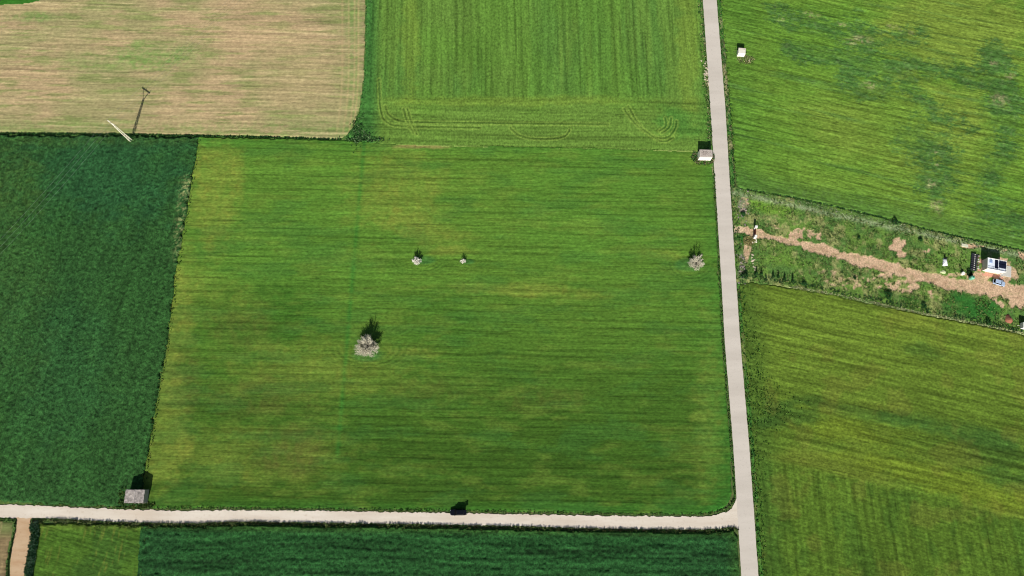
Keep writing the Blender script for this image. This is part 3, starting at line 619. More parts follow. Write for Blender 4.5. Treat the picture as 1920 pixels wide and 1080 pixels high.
vp = np.concatenate(vp); vx_, vy_ = chart(vp[:, 0], vp[:, 1]); vp = vp[vx_ > 1391 + (vy_ - 640) * .0833]
tufts('rough_weeds', vp[::2], .34, [(72, 108, 46), (84, 116, 52), (62, 98, 44)], 'green scrub spreading from the right road verge into the olive wheat field')
tufts('roadside_weeds', along(ROAD_L[:3] + [(1337, 262)], 7, -2.2, -.2, .08), .45, [(60, 100, 46), (90, 110, 60), (140, 140, 100), (44, 82, 40)], 'mixed roadside weeds left of the upper road')
tufts('roadside_weeds', along([(1341, 320), (1351, 500), (1358.8, 640), (1375, 840), (1381, 930)], 4, -.9, -.15, .08), .26, [(58, 98, 42), (84, 98, 56), (50, 86, 42)], 'low weeds along the road beside the large wheat field')
tufts('roadside_weeds', along(ROAD_R[:5] + [(1383, 560)], 6, .15, 2.6, .08), .38, [(68, 104, 48), (50, 92, 44), (110, 112, 74), (40, 78, 38)], 'shaggy weeds right of the upper road')
tufts('roadside_weeds', along([(1381, 540), (1388, 640), (1405, 840), (1413.5, 960), (1422, 1080), (1427, 1140)], 6, .15, 2.8, .08), .38, [(66, 102, 44), (50, 92, 40), (96, 108, 60), (40, 78, 36)], 'shaggy weeds right of the lower road')
tufts('bank_weeds', along([(66, 980), (68, 1003), (64, 1025), (60, 1047), (55, 1080), (50, 1140)], 40, -1.3, 1.3, .25), .6, [(40, 76, 50), (34, 64, 40), (70, 96, 76)], 'bluish dark weeds on the bank right of the sandy side track')
tufts('roadside_weeds', along([(60, 945), (240, 953), (438, 954.5), (700, 957), (842, 959), (1180, 965), (1320, 966), (1368, 955), (1380, 935)], 5, -.3, .6, .06), .4, [(60, 100, 44), (90, 116, 60), (44, 82, 40)], 'low weeds along the upper edge of the gravel track')
tufts('dry_grass', along([(1400, 363), (1500, 381), (1640, 412), (1750, 440), (1920, 477), (1990, 493)], 7, -.9, .9, .08), .28, [(150, 156, 130), (120, 136, 100), (90, 118, 76)], 'pale dry grass along the upper edge of the rough strip')
tufts('edge_weeds', along([(1400, 355.5), (1500, 373.5), (1640, 405), (1750, 434), (1920, 471), (1990, 486)], 5, -.2, .2, .15), .35, [(44, 84, 46), (36, 66, 38)], 'dark crop edge above the rough grass strip', blades=8)
tufts('edge_weeds', along([(1400, 514), (1440, 524), (1500, 532), (1570, 547), (1650, 564), (1760, 588), (1850, 606), (1920, 622)], 5, -.8, .8, .1), .45, [(40, 76, 42), (52, 90, 50), (40, 66, 44)], 'dark weeds along the lower edge of the rough strip', blades=8)
tufts('dry_grass', along([(1480, 538), (1570, 553), (1650, 571), (1760, 594), (1850, 611), (1920, 626), (1990, 642)], 8, -.35, .35, .1), .35, [(168, 172, 130), (140, 150, 110)], 'pale dry grass line along the lower edge of the rough strip')
pp = np.c_[1384 + RS.rand(16000) * 560, RS.rand(16000)]; py_ = 357 + (pp[:, 0] - 1395) * .218; py2 = 531 + (pp[:, 0] - 1420) * .193
Q = np.array([g(a, y0 + (y1 - y0) * b_) for a, b_, y0, y1 in zip(pp[:, 0], pp[:, 1], py_, py2)])
qx, qy = chart(Q[:, 0], Q[:, 1]); keep = (dirt_mask(Q[:, 0], Q[:, 1], qx, qy) < .35 + RS.rand(16000) * .3) & (sstep(fbm(Q[:, 0] * .3, Q[:, 1] * .3, 5, 3, .7), .35, .6) > RS.rand(16000) * .8)
keep &= ~((qx > 1812) & (qx < 1902) & (qy > 468) & (qy < 540))
tufts('meadow_weeds', np.c_[Q[keep], np.full(keep.sum(), .1)], .32, [(72, 104, 50), (92, 122, 58), (58, 86, 46), (132, 138, 90), (110, 122, 74)], 'scattered weeds over the rough grass strip', blades=7)
def patch(px, py, rx, ry, n, h, cols, label, name='rough_weeds', z=.1):
    x, y = g(px, py); r = np.sqrt(RS.rand(n)); a = RS.rand(n) * 6.283
    return tufts(name, np.c_[x + np.cos(a) * r * rx, y + np.sin(a) * r * ry, np.full(n, z)], h, cols, label)
tufts('dry_grass', along([(60, 978), (190, 984.5), (280, 987), (365, 988), (438, 985), (700, 989), (1065, 996.5), (1320, 1000), (1372, 996)], 3.5, -.8, .5, .25), .28, [(88, 108, 58), (110, 122, 74), (64, 92, 46)], 'pale weeds between the gravel track and the crops below it')
patch(1318, 296, 4.2, 3.0, 420, .5, [(60, 100, 52), (96, 96, 70), (50, 84, 46), (120, 116, 84)], 'weeds round the whitewashed hut beside the road')
patch(1398, 113, 3.4, 1.8, 260, .45, [(140, 142, 98), (110, 118, 80), (90, 116, 60)], 'dry weeds in front of the small square hut')
patch(1387, 99, 2.6, 2.0, 120, .4, [(90, 116, 60), (70, 104, 50)], 'weeds beside the small square hut')
patch(262, 947, 5.0, 0.9, 320, .5, [(58, 84, 40), (90, 100, 56), (44, 76, 40)], 'weeds in front of the grey roofed barn')
patch(232, 930, 1.3, 3.0, 120, .6, [(70, 88, 40), (52, 80, 40)], 'weeds at the left wall of the grey roofed barn')
patch(1404, 452, 2.2, 1.8, 160, .4, [(150, 140, 96), (110, 120, 70)], 'dry weeds behind the gate')
patch(246, 262, 2.2, 1.4, 160, .5, [(80, 120, 66), (60, 100, 50)], 'weeds at the foot of the utility pole')

# ------------------------------------------------------------------ bare trees
twig_m = mat('pale_grey_twigs', (204, 198, 178), .9, var=.2, scale=3, bump=.1)
twig_w = mat('whitish_twigs', (236, 232, 222), .9, var=.1, scale=3, bump=.1)
bark_m = mat('grey_bark', (120, 110, 98), .95, var=.3, scale=6, bump=.5, dist=.03)
def bare_tree(px, py, R, Ht, n, label, tm, seed, sq=1.0, tw=.03):
    x, y = g(px, py); t = thing('bare_tree', label, 'tree', (x, y, 0), 0, 'bare trees standing in the wheat field')
    rnd = random.Random(seed); tk = MB(); tk.bar((0, 0, -.2), (.05 * R, .03, Ht * .22), .09 * R * .6, .06 * R * .6, 8)
    top = Vector((.05 * R, .03, Ht * .2)); cr = []
    def seg(a, b, r0, r1): cr.append((a, b, r0, r1))
    limbs = []
    for i in range(9 if R > 2 else 6):
        a = 2 * math.pi * i / (9 if R > 2 else 6) + rnd.uniform(-.4, .4); up = rnd.uniform(.35, 1.2)
        L = Ht * .48; d = Vector((math.cos(a), math.sin(a) * sq, up)).normalized(); e_ = top + d * L * rnd.uniform(.6, 1.0)
        m_ = top + (e_ - top) * .5 + Vector((rnd.uniform(-.1, .1), rnd.uniform(-.1, .1), .08)) * R * .5
        tk.bar(top, m_, .035 * R, .026 * R, 5); tk.bar(m_, e_, .026 * R, .015 * R, 5); limbs += [(m_, d), (e_, d)]
    tk.build('trunk', bark_m, t, smooth=True)
    verts = []; faces = []
    def tube(a_, b_, r0, r1):
        dd = b_ - a_
        if dd.length < 1e-4: return
        u = dd.orthogonal().normalized(); w = dd.normalized().cross(u); b0 = len(verts)
        for c_, r in ((a_, r0), (b_, r1)):
            for k in range(3):
                an = 2.094 * k; verts.append(tuple(c_ + u * (math.cos(an) * r) + w * (math.sin(an) * r)))
        faces.extend([(b0 + k, b0 + (k + 1) % 3, b0 + 3 + (k + 1) % 3, b0 + 3 + k) for k in range(3)])
    nb = max(30, int(n / 55))          # boughs, each with its own spray of twigs
    for i in range(nb):
        az = rnd.uniform(0, 6.283); el = math.asin(rnd.uniform(.0, 1.0) ** .75); reach = rnd.uniform(.62, 1.0) * (1 + .12 * math.sin(3 * az + seed))
        d = Vector((math.cos(az) * math.cos(el), math.sin(az) * math.cos(el) * sq, math.sin(el)))
        fl = math.cos(el) ** -.45 if el < 1.4 else 1.0
        tip = Vector((d.x * R * reach * fl, d.y * R * reach * fl, Ht * .16 + d.z * Ht * .82 * reach))
        base = top + (tip - top) * .12; prev = base; pts = []
        for k in range(1, 5):
            p = base + (tip - base) * (k / 4) + Vector((rnd.gauss(0, 1), rnd.gauss(0, 1), rnd.gauss(0, .6))) * R * .035
            tube(prev, p, tw * (2.4 - k * .35), tw * (2.0 - k * .35)); pts.append((prev, p)); prev = p
        for q in range(int(n / nb)):
            a0_, a1_ = pts[min(3, int(4 * rnd.random() ** .6))]; st0 = a0_.lerp(a1_, rnd.random())
            out = ((tip - base).normalized() * .8 + Vector((rnd.gauss(0, 1), rnd.gauss(0, 1), rnd.gauss(0, 1) * .8)) * .62).normalized()
            ln_ = R * rnd.uniform(.10, .30); mid = st0 + out * ln_ * .5; out2 = (out + Vector((rnd.gauss(0, 1), rnd.gauss(0, 1), rnd.gauss(0, 1))) * .4).normalized()
            e_ = mid + out2 * ln_ * .6
            if mid.z < .25: continue
            tube(st0, mid, tw * .8, tw * .6); tube(mid, e_, tw * .6, tw * .3)
            if rnd.random() < .5: tube(mid, mid + (out - out2 * .3 + Vector((rnd.gauss(0, .4), rnd.gauss(0, .4), rnd.gauss(0, .4)))).normalized() * ln_ * .45, tw * .5, tw * .3)
    MB().poly(verts, faces).build('crown', tm, t)
    return t
bare_tree(691, 653, 4.0, 5.8, 5200, 'biggest bare tree, tan and dome shaped, low in the wheat field', twig_m, 3, .92, .032)
bare_tree(1303, 495, 2.9, 4.3, 2800, 'bare tan tree beside the road at the right of the wheat field', twig_m, 5, .95, .03)
bare_tree(782, 492, 1.9, 3.4, 1600, 'whitish bare tree, larger of the pair in mid field', twig_w, 9, .85, .035)
bare_tree(869.5, 492, 1.05, 2.6, 700, 'smallest whitish bare tree, right of the pair in mid field', twig_w, 12, .9, .035)

# ------------------------------------------------------------------ utility pole and wires
steel = mat('weathered_pale_steel', (232, 228, 206), .6, .0, var=.1, scale=4, bump=.05)
conc = mat('weathered_concrete', (190, 184, 170), .9, var=.2, scale=3, bump=.4, dist=.02)
ceramic = mat('brown_insulator', (92, 60, 44), .3, var=.1)
def utility_pole(x, y, rz, label):
    t = thing('utility_pole', label, 'utility pole', (x, y, 0), rz, 'lattice poles of the power line'); Hp = 13.0
    MB().box(-.65, .65, -.65, .65, -.2, .3).build('footing', conc, t, .05)
    w = lambda z: .42 - .25 * z / Hp
    for sx in (-1, 1):
        for sy in (-1, 1):
            MB().bar((sx * w(.3), sy * w(.3), .3), (sx * w(10.6), sy * w(10.6), 10.6), .11, .085).build('leg', steel, t)
    br = MB(); z = .8; k = 0
    while z < 10.2:
        z2 = z + .75
        for sx, sy, ex, ey in ((-1, -1, 1, -1), (1, -1, 1, 1), (1, 1, -1, 1), (-1, 1, -1, -1)):
            a, b_ = w(z), w(z2)
            if k % 2: br.bar((sx * a, sy * a, z), (ex * b_, ey * b_, z2), .05)
            else: br.bar((ex * a, ey * a, z), (sx * b_, sy * b_, z2), .05)
        z = z2; k += 1
    br.build('lattice_brace', steel, t)
    MB().box(-1.95, 1.95, -.15, .15, 12.75, 13.0).build('crossarm', steel, t)
    for s in (-1, 1): MB().bar((s * .14, 0, 10.5), (s * 1.35, 0, 12.75), .15, .12).build('strut', steel, t)
    for xx in (-1.85, 0, 1.85):
        m_ = MB()
        for i in range(4): m_.bar((xx, 0, 13.0 + i * .12), (xx, 0, 13.06 + i * .12), .10, .05, 8)
        m_.build('insulator', ceramic, t)
    return t
pb = g(246, 264)
ca = -math.radians(35)     # bearing of the crossarm
P0 = Vector((pb[0], pb[1], 0)); ld = Vector((math.sin(-ca) * -1, -math.cos(ca), 0)).normalized()
utility_pole(P0.x, P0.y, ca, 'pale lattice utility pole between the stubble field and dark crop')
line_dir = Vector((-math.sin(ca), math.cos(ca), 0)); span = 115.0
for s, lb in ((1, 'lattice utility pole beyond the stubble field, outside the view at the top'), (-1, 'lattice utility pole in the dark crop, outside the view on the left')):
    q = P0 + line_dir * span * s; utility_pole(q.x, q.y, ca, lb)
wire_m = mat('bare_aluminium_wire', (205, 208, 205), .35, .8, var=.05)
arm = Vector((math.cos(ca), math.sin(ca), 0))
for s, sd in ((1, 'running up over the stubble field'), (-1, 'running down over the dark crop')):
    for off, wl in ((-1.85, 'left wire'), (0, 'middle wire'), (1.85, 'right wire')):
        m_ = MB(); prev = None
        for i in range(25):
            u = i / 24; p = P0 + arm * off + line_dir * span * s * u + Vector((0, 0, 13.47 - 2.6 * 4 * u * (1 - u)))
            if prev is not None: m_.bar(prev, p, .011, n=4, cap=False)
            prev = p
        tag(m_.build('power_line', wire_m), '%s of the power line from the lattice pole, %s' % (wl, sd), 'wire', 'wires of the power line')

# ------------------------------------------------------------------ farm huts
lime = mat('whitewashed_render', (226, 222, 206), .9, var=.10, scale=1.2, bump=.3, dist=.03)
stone = mat('weathered_grey_stone', (176, 166, 158), .95, var=.25, scale=2.0, bump=.6, dist=.06)
stone_d = mat('lichen_grey_stone', (138, 128, 122), .95, var=.3, scale=3, bump=.5, dist=.05)
dark = mat('dark_void', (22, 20, 20), .9, var=.05)
wood = mat('grey_brown_wood', (104, 84, 66), .8, var=.2, scale=3, stretch=(1, 1, 5), bump=.3)
def flat_hut(px, py, w, d, h, rz, label, seed, nst, roof_in, slope):
    x, y = g(px, py); t = thing('stone_hut', label, 'hut', (x, y, 0), rz)
    MB().box(-w / 2, w / 2, -d / 2, d / 2, -.2, h - .18, .06, .06).build('wall', lime, t, .12)
    rf = MB(); rf.hexa([(-w / 2 - .04, -d / 2 - .04, h - .18 - slope), (w / 2 + .04, -d / 2 - .04, h - .18 - slope), (w / 2 + .04, d / 2 + .04, h - .18), (-w / 2 - .04, d / 2 + .04, h - .18),
                        (-w / 2 + .06, -d / 2 + .06, h - slope), (w / 2 - .06, -d / 2 + .06, h - slope), (w / 2 - .06, d / 2 - .06, h), (-w / 2 + .06, d / 2 - .06, h)])
    rf.build('roof', stone, t, .05)
    rnd = random.Random(seed); st_ = MB()     # loose slabs bedded in the roof
    for i in range(nst):
        for j in range(nst):
            if rnd.random() < .2: continue
            cx = (-w / 2 + roof_in) + (w - 2 * roof_in) * (i + .5) / nst + rnd.uniform(-.08, .08); cy = (-d / 2 + roof_in) + (d - 2 * roof_in) * (j + .5) / nst + rnd.uniform(-.06, .06)
            zz = h - slope * (1 - (cy + d / 2) / d); a, b_ = (w - 2 * roof_in) / nst * .42, (d - 2 * roof_in) / nst * .3
            st_.box(cx - a, cx + a, cy - b_, cy + b_, zz - .03, zz + rnd.uniform(.04, .12), .05, .04)
    o = st_.build('roof_slab', stone_d, t); tag(o, kind='stuff')
    return t
flat_hut(1319.5, 295, 4.6, 2.9, 3.3, math.radians(-2), 'whitewashed stone hut with flat slab roof at the left edge of the road', 4, 6, .6, .15)
flat_hut(1387.8, 102.4, 2.75, 2.35, 2.55, math.radians(-6), 'small square pale hut standing in the grass right of the upper road', 5, 5, .3, .95)
patch_m = MB()
# grey roofed barn
x, y = g(261.5, 930); barn = thing('barn', 'grey tiled barn beside the gravel track at the lower left', 'barn', (x, y, 0), math.radians(0))
bw, bd, be, brz = 5.9, 3.9, 2.85, 3.6
grey_wall = mat('grey_block_wall', (168, 162, 156), .95, var=.18, scale=1.6, bump=.3, dist=.03)
tile_m = mat('pale_grey_tiles', (172, 164, 160), .9, var=.35, scale=2.2, bump=.5, dist=.05)
tile_d = mat('stained_grey_tiles', (170, 162, 156), .9, var=.6, scale=1.3, bump=.5, dist=.05)
w_ = MB().poly([(-bw / 2, -bd / 2, -.2), (bw / 2, -bd / 2, -.2), (bw / 2, bd / 2, -.2), (-bw / 2, bd / 2, -.2), (-bw / 2, -bd / 2, be), (bw / 2, -bd / 2, be), (bw / 2, bd / 2, be), (-bw / 2, bd / 2, be), (.4, -bd / 2, brz), (.4, bd / 2, brz)],
               [(0, 1, 5, 8, 4), (2, 3, 7, 9, 6), (1, 2, 6, 5), (3, 0, 4, 7), (3, 2, 1, 0), (4, 8, 9, 7), (8, 5, 6, 9)]); w_.build('wall', grey_wall, barn)
for sgn in (-1, 1):
    xe = sgn * (bw / 2 + .04); xr = .4
    ze = be - .04 * (brz - be) / (bw / 2); dz = .10
    yb, yt = -bd / 2 - .05, bd / 2 + .05
    pts = [(xe, yb, ze + .03), (xr, yb, brz + .03), (xr, yt, brz + .03), (xe, yt, ze + .03)]
    if sgn > 0: pts = [pts[1], pts[0], pts[3], pts[2]]
    r = MB().hexa(pts + [(a, b_, c_ + dz) for a, b_, c_ in pts]).build('roof_slope', tile_m, barn)
    ti = MB(); rnd = random.Random(8 + sgn); ny = 15; nx = 8
    for j in range(ny):
        for i in range(nx):
            u0 = i / nx; u1 = (i + 1.08) / nx; y0 = yb + (yt - yb) * (j + .08) / ny; y1 = yb + (yt - yb) * (j + .92) / ny
            xa = xe + (xr - xe) * u0; xb = xe + (xr - xe) * min(u1, 1); za = ze + (brz - ze) * u0 + .13; zb = ze + (brz - ze) * min(u1, 1) + .13
            hh = rnd.uniform(.03, .10); lift = rnd.uniform(0, .05)
            p = [(xa, y0, za), (xb, y0, zb), (xb, y1, zb), (xa, y1, za)]; q = [(xa, y0 + .07, za + hh + lift), (xb, y0 + .07, zb + hh * .5), (xb, y1 - .07, zb + hh * .5), (xa, y1 - .07, za + hh + lift)]
            if sgn > 0: p = [p[1], p[0], p[3], p[2]]; q = [q[1], q[0], q[3], q[2]]
            ti.hexa(p + q)
    tag(ti.build('tile', tile_d, r), kind='stuff')
MB().bar((.4, -bd / 2 - .05, brz + .12), (.4, bd / 2 + .05, brz + .12), .12, n=6).build('ridge', tile_m, barn)
MB().box(-bw / 2 - .1, bw / 2 + .1, -bd / 2 - .34, -bd / 2 - .002, -.1, .38).build('plinth', lime, barn, .05)
MB().box(-.55, .55, -bd / 2 - .04, -bd / 2 + .03, .39, 2.2).build('door', wood, barn)

# ------------------------------------------------------------------ gate
white_wall = mat('bright_white_paint', (238, 236, 230), .7, var=.05, scale=1.5, bump=.15)
red_m = mat('dark_red_gate_paint', (96, 24, 34), .5, var=.15, scale=3)
a0 = g(1414.5, 429.0); a1 = g(1413.5, 446.5); gx, gy = (a0[0] + a1[0]) / 2, (a0[1] + a1[1]) / 2; GL = math.dist(a0, a1)
gate = thing('driveway_gate', 'dark red driveway gate between two white pillars', 'gate', (gx, gy, 0), math.atan2(a0[1] - a1[1], a0[0] - a1[0]) - math.pi / 2)
for s in (-1, 1):
    p_ = MB().box(-.34, .34, s * (GL / 2) - .34, s * (GL / 2) + .34, -.2, 2.1).build('pillar', white_wall, gate, .03)
    MB().box(-.42, .42, s * (GL / 2) - .42, s * (GL / 2) + .42, 2.1, 2.22).build('pillar_cap', white_wall, p_, .02)
for s in (-1, 1):
    y0, y1 = (0.03, GL / 2 - .40) if s > 0 else (-GL / 2 + .40, -.03)
    lf = MB(); lf.box(-.05, .05, y0, y1, .12, .28); lf.box(-.05, .05, y0, y1, 1.66, 1.82); lf.box(-.05, .05, y0, y0 + .1, .28, 1.66); lf.box(-.05, .05, y1 - .1, y1, .28, 1.66)
    leaf = lf.build('gate_leaf', red_m, gate)
    MB().box(-.025, .025, y0 + .1, y1 - .1, .28, 1.66).build('panel', red_m, leaf)
x, y = g(1414, 452); rb = thing('rubble_heap', 'pale rubble heap at the foot of the lower white gate pillar', 'rubble', (x, y, 0))
rnd = random.Random(4)
for i in range(7):
    lump(rnd.uniform(.2, .45), rnd.uniform(.2, .4), rnd.uniform(.2, .4), i, .3, 7, 4).build('stone', lime, rb, loc=(rnd.uniform(-.8, .9), rnd.uniform(-.7, .9), .05))
def stones(px, py, n, sx, sy, label, m, seed, name='stone_pile', cat='stones', r=(.2, .5)):
    x, y = g(px, py); t = thing(name, label, cat, (x, y, 0)); rnd = random.Random(seed)
    for i in range(n):
        lump(rnd.uniform(*r), rnd.uniform(*r), rnd.uniform(.15, .4), seed * 31 + i, .3, 7, 4).build('stone', m, t, loc=(rnd.gauss(0, sx * .5), rnd.gauss(0, sy * .5), .05))
    return t
rub = mat('pale_field_stones', (188, 176, 154), .95, var=.25, scale=3, bump=.5)
stones(1323, 140, 34, 1.0, 7.0, 'long heap of pale stones on the verge left of the upper road', rub, 21)
stones(1391, 385, 24, 1.8, 6.0, 'grey brown stone heap where the rough strip meets the road', stone_d, 22)
stones(1390, 497, 24, 1.4, 7.0, 'grey stones on the verge below the driveway mouth', stone_d, 23)
stones(1411, 487, 14, .6, 2.6, 'small pale yellow stone row near the road below the gate', rub, 24)
stones(1404, 115, 10, 1.3, .7, 'few pale stones in front of the small square hut', rub, 25)

# ------------------------------------------------------------------ saplings and bushes
leaf_dark = plant_mat('dark_evergreen_leaves', 3.0, .7, 1.3, .1, .02)
def shrub(name, px, py, R, Ht, n, cols, label, cat, group, cone=False, seed=1):
    x, y = g(px, py); t = thing(name, label, cat, (x, y, 0), 0, group); rs = np.random.RandomState(seed)
    MB().bar((0, 0, -.1), (0, 0, Ht * .5), .05 + R * .03, .03, 6).build('trunk', bark_m, t)
    u = rs.rand(n); z = Ht * (.1 + .9 * u); rad = R * ((1 - u * .9) if cone else np.sqrt(np.clip(1 - (2 * u - .85) ** 2 * .85, .05, 1))) * (.55 + .45 * rs.rand(n)) ; a = rs.rand(n) * 6.283
    rad = rad * (1 + .22 * np.sin(3 * a + seed))
    c = np.stack([rad * np.cos(a), rad * np.sin(a), z], 1); s = .10 + rs.rand(n, 1) * .14
    d1 = rs.randn(n, 3); d1 /= np.linalg.norm(d1, axis=1, keepdims=True); d2 = np.cross(d1, rs.randn(n, 3)); d2 /= np.linalg.norm(d2, axis=1, keepdims=True)
    co = np.stack([c - d1 * s, c + d2 * s * .6, c + d1 * s, c - d2 * s * .6], 1).reshape(-1, 3)
    cc = np.repeat(np.array([alb(*k) for k in cols])[rs.randint(0, len(cols), n)], 4, 0)
    o = np_mesh('crown', co, np.arange(4 * n).reshape(-1, 4), leaf_dark, cc, quads=True); o.parent = t
    return t
sap = [(1417, 513, 'leftmost dark sapling of the row below the driveway, nearest the road'), (1427, 514, 'second dark sapling from the road in the row below the driveway'), (1449, 519, 'third dark sapling from the road in the row below the driveway'),
       (1458.5, 520, 'fourth dark sapling from the road in the row below the driveway'), (1470.5, 524, 'fifth dark sapling from the road in the row below the driveway'), (1485.5, 528, 'rightmost and tallest dark sapling of the row below the driveway')]
for i, (sx_, sy_, lb) in enumerate(sap):
    shrub('cypress_sapling', sx_, sy_, .5, 1.7 + .15 * (i == 5) * 2, 160, [(34, 66, 36), (44, 78, 40)], lb, 'sapling', 'saplings in a row along the lower edge of the rough strip', True, 40 + i)
for i, (sx_, sy_, R, hh, lb) in enumerate([(1677, 418, 1.1, 1.6, 'dark bush on the upper edge of the rough strip'), (1610, 446, .5, .8, 'lone small dark bush in the grass above the earth drive'), (1602, 522, .5, .8, 'lone small dark bush in the grass below the earth drive'),
                                           (1664, 554, 1.4, 1.3, 'low dark bush on the lower edge below the earth drive'), (1731, 574, .9, 1.2, 'dark bush at the lower edge, left of the deep green patch'), (1852, 605, 1.0, 1.3, 'dark bush at the lower edge near the reddish soil heap'),
                                           (1507, 532, .9, .9, 'low dark bush at the right end of the sapling row'), (1396, 518, 1.3, 1.3, 'dark bush by the road at the left end of the sapling row'), (1725, 450, .7, .9, 'small bluish bush above the bare soil patch'),
                                           (1393, 402, .9, .9, 'dark bush between road and gate')]):
    shrub('bush', sx_, sy_, R, hh, int(240 * R + 60), [(38, 74, 38), (50, 92, 46), (30, 58, 34)], lb, 'bush', None, False, 60 + i)

# ------------------------------------------------------------------ cars
rubber = mat('tyre_rubber', (28, 28, 30), .85, var=.05)
rimm = mat('alloy_rim', (190, 192, 196), .3, .8, var=.03)
glassb = mat('tinted_car_glass', (10, 13, 18), .2, var=.02, spec=.06, bump=0)
lampm = mat('headlamp_lens', (225, 228, 230), .1, var=.02, bump=0)
redl = mat('tail_lamp_red', (150, 20, 20), .25, var=.02, bump=0)
def car(name, label, cat, px, py, rz, L, W, Ht, paint, roofp, open_gate=False, hatch=.12):
    """front towards +x"""
    x, y = g(px, py); t = thing(name, label, cat, (x, y, .04), rz); hw = W / 2; belt = Ht * .58
    st_ = [(-.5, .80, .42, .90), (-.485, .93, .28, 1.0), (-.40, .99, .24, 1.0), (-.2, 1.0, .22, 1.0), (.12, 1.0, .22, .99), (.22, 1.0, .22, .95), (.36, .98, .24, .86), (.46, .90, .27, .78), (.5, .72, .40, .66)]
    R = []
    for sx, wf, zb, tf in st_:
        X = sx * L; w = hw * wf; zt = belt * tf
        R.append([(X, -w * .86, zb), (X, -w, zb + .14), (X, -w, zt * .78), (X, -w * .93, zt * .96), (X, -w * .55, zt), (X, w * .55, zt), (X, w * .93, zt * .96), (X, w, zt * .78), (X, w, zb + .14), (X, w * .86, zb)])
    MB().rings(R).build('body', paint, t, smooth=False, bevel=.03)
    # cabin glass and roof
    xr, xf = -.47 * L, .21 * L; rr_, rf_ = -.40 * L, .06 * L; zr = Ht - .05
    z0 = belt * .97
    def quad(n, p, m, par=t, th=.02):
        P_ = [Vector(q) for q in p]; nn = (P_[1] - P_[0]).cross(P_[3] - P_[0]).normalized() * th
        return MB().hexa([q - nn for q in P_] + P_).build(n, m, par)
    w0, w1 = hw * .9, hw * .74
    MB().hexa([(xr + .05, -w0 + .05, z0 - .02), (xf - .06, -w0 + .05, z0 - .02), (xf - .06, w0 - .05, z0 - .02), (xr + .05, w0 - .05, z0 - .02),
               (rr_ + .04, -w1 + .04, zr - .03), (rf_ - .04, -w1 + .04, zr - .03), (rf_ - .04, w1 - .04, zr - .03), (rr_ + .04, w1 - .04, zr - .03)]).build('cabin', paint, t)
    quad('windscreen', [(xf, -w0 + .06, z0 - .01), (xf, w0 - .06, z0 - .01), (rf_, w1 - .03, zr - .02), (rf_, -w1 + .03, zr - .02)], glassb)
    for s in (-1, 1):
        for k, (u0, u1) in enumerate(((.04, .30), (.33, .62), (.65, .93))):
            lo = lambda u: xr + (xf - xr) * u; hi_ = lambda u: rr_ + (rf_ - rr_) * min(max(u * 1.02, .03), .98)
            p = [(lo(u0), s * w0, z0 + .02), (lo(u1), s * w0, z0 + .02), (hi_(u1), s * (w1 + .02), zr - .08), (hi_(u0), s * (w1 + .02), zr - .08)]
            if s > 0: p = p[::-1]
            quad('window', p, glassb)
    MB().box(rr_ - .02, rf_ + .02, -w1, w1, zr - .02, Ht, .06, .05).build('roof', roofp, t, .03)
    if open_gate:
        dk_ = quad('load_bay', [(xr + .02, w0 - .1, z0 - .3), (xr + .02, -w0 + .1, z0 - .3), (rr_ + .02, -w1 + .08, zr - .06), (rr_ + .02, w1 - .08, zr - .06)], dark)
        tg = quad('tailgate', [(rr_ - .05, w1, zr + .03), (rr_ - .05, -w1, zr + .03), (rr_ - 1.0, -w1 - .05, zr + .32), (rr_ - 1.0, w1 + .05, zr + .32)], paint, th=.08)
        quad('window', [(rr_ - .15, w1 - .12, zr + .09), (rr_ - .15, -w1 + .12, zr + .09), (rr_ - .55, -w1 + .1, zr + .21), (rr_ - .55, w1 - .1, zr + .21)], glassb, tg)
    else:
        quad('rear_window', [(xr, w0 - .08, z0 + .02), (xr, -w0 + .08, z0 + .02), (rr_, -w1 + .05, zr - .06), (rr_, w1 - .05, zr - .06)], glassb)
    wr = .34
    for sx in (-.31, .31):
        for s in (-1, 1):
            ty = MB().bar((sx * L, s * (hw - .2), wr - .02), (sx * L, s * (hw + .015), wr - .02), wr, n=18).build('wheel', rubber, t, .02)
            MB().bar((sx * L, s * (hw - .1), wr - .02), (sx * L, s * (hw + .03), wr - .02), wr * .62, wr * .55, n=10).build('rim', rimm, ty)
    for s in (-1, 1):
        MB().box(.465 * L, .497 * L, min(s * hw * .78, s * hw * .45), max(s * hw * .78, s * hw * .45), belt * .52, belt * .70).build('headlight', lampm, t, .01)
        MB().box(-.505 * L, -.48 * L, min(s * hw * .88, s * hw * .68), max(s * hw * .88, s * hw * .68), belt * .62, belt * .92).build('tail_light', redl, t, .01)
        MB().box(.16 * L, .205 * L, min(s * (hw + .16), s * (hw - .02)), max(s * (hw + .16), s * (hw - .02)), belt * .95, belt * 1.1).build('mirror', paint, t, .01)
    return t
black = mat('black_car_paint', (16, 17, 24), .18, .2, var=.02, coat=.6, bump=0)
silver = mat('silver_blue_paint', (176, 196, 222), .3, .1, var=.03, coat=.5, bump=0)
car('parked_car', 'black estate car with raised tailgate parked at the edge of the gravel track', 'car', 858.5, 960.5, math.radians(180.5), 4.7, 1.85, 1.75, black, black, True)
ca_ = heading((1859, 527), (1882, 534))
car('parked_car', 'silver blue hatchback parked on the earth drive in front of the white house', 'car', 1870.8, 531, ca_, 4.1, 1.75, 1.5, silver, silver)

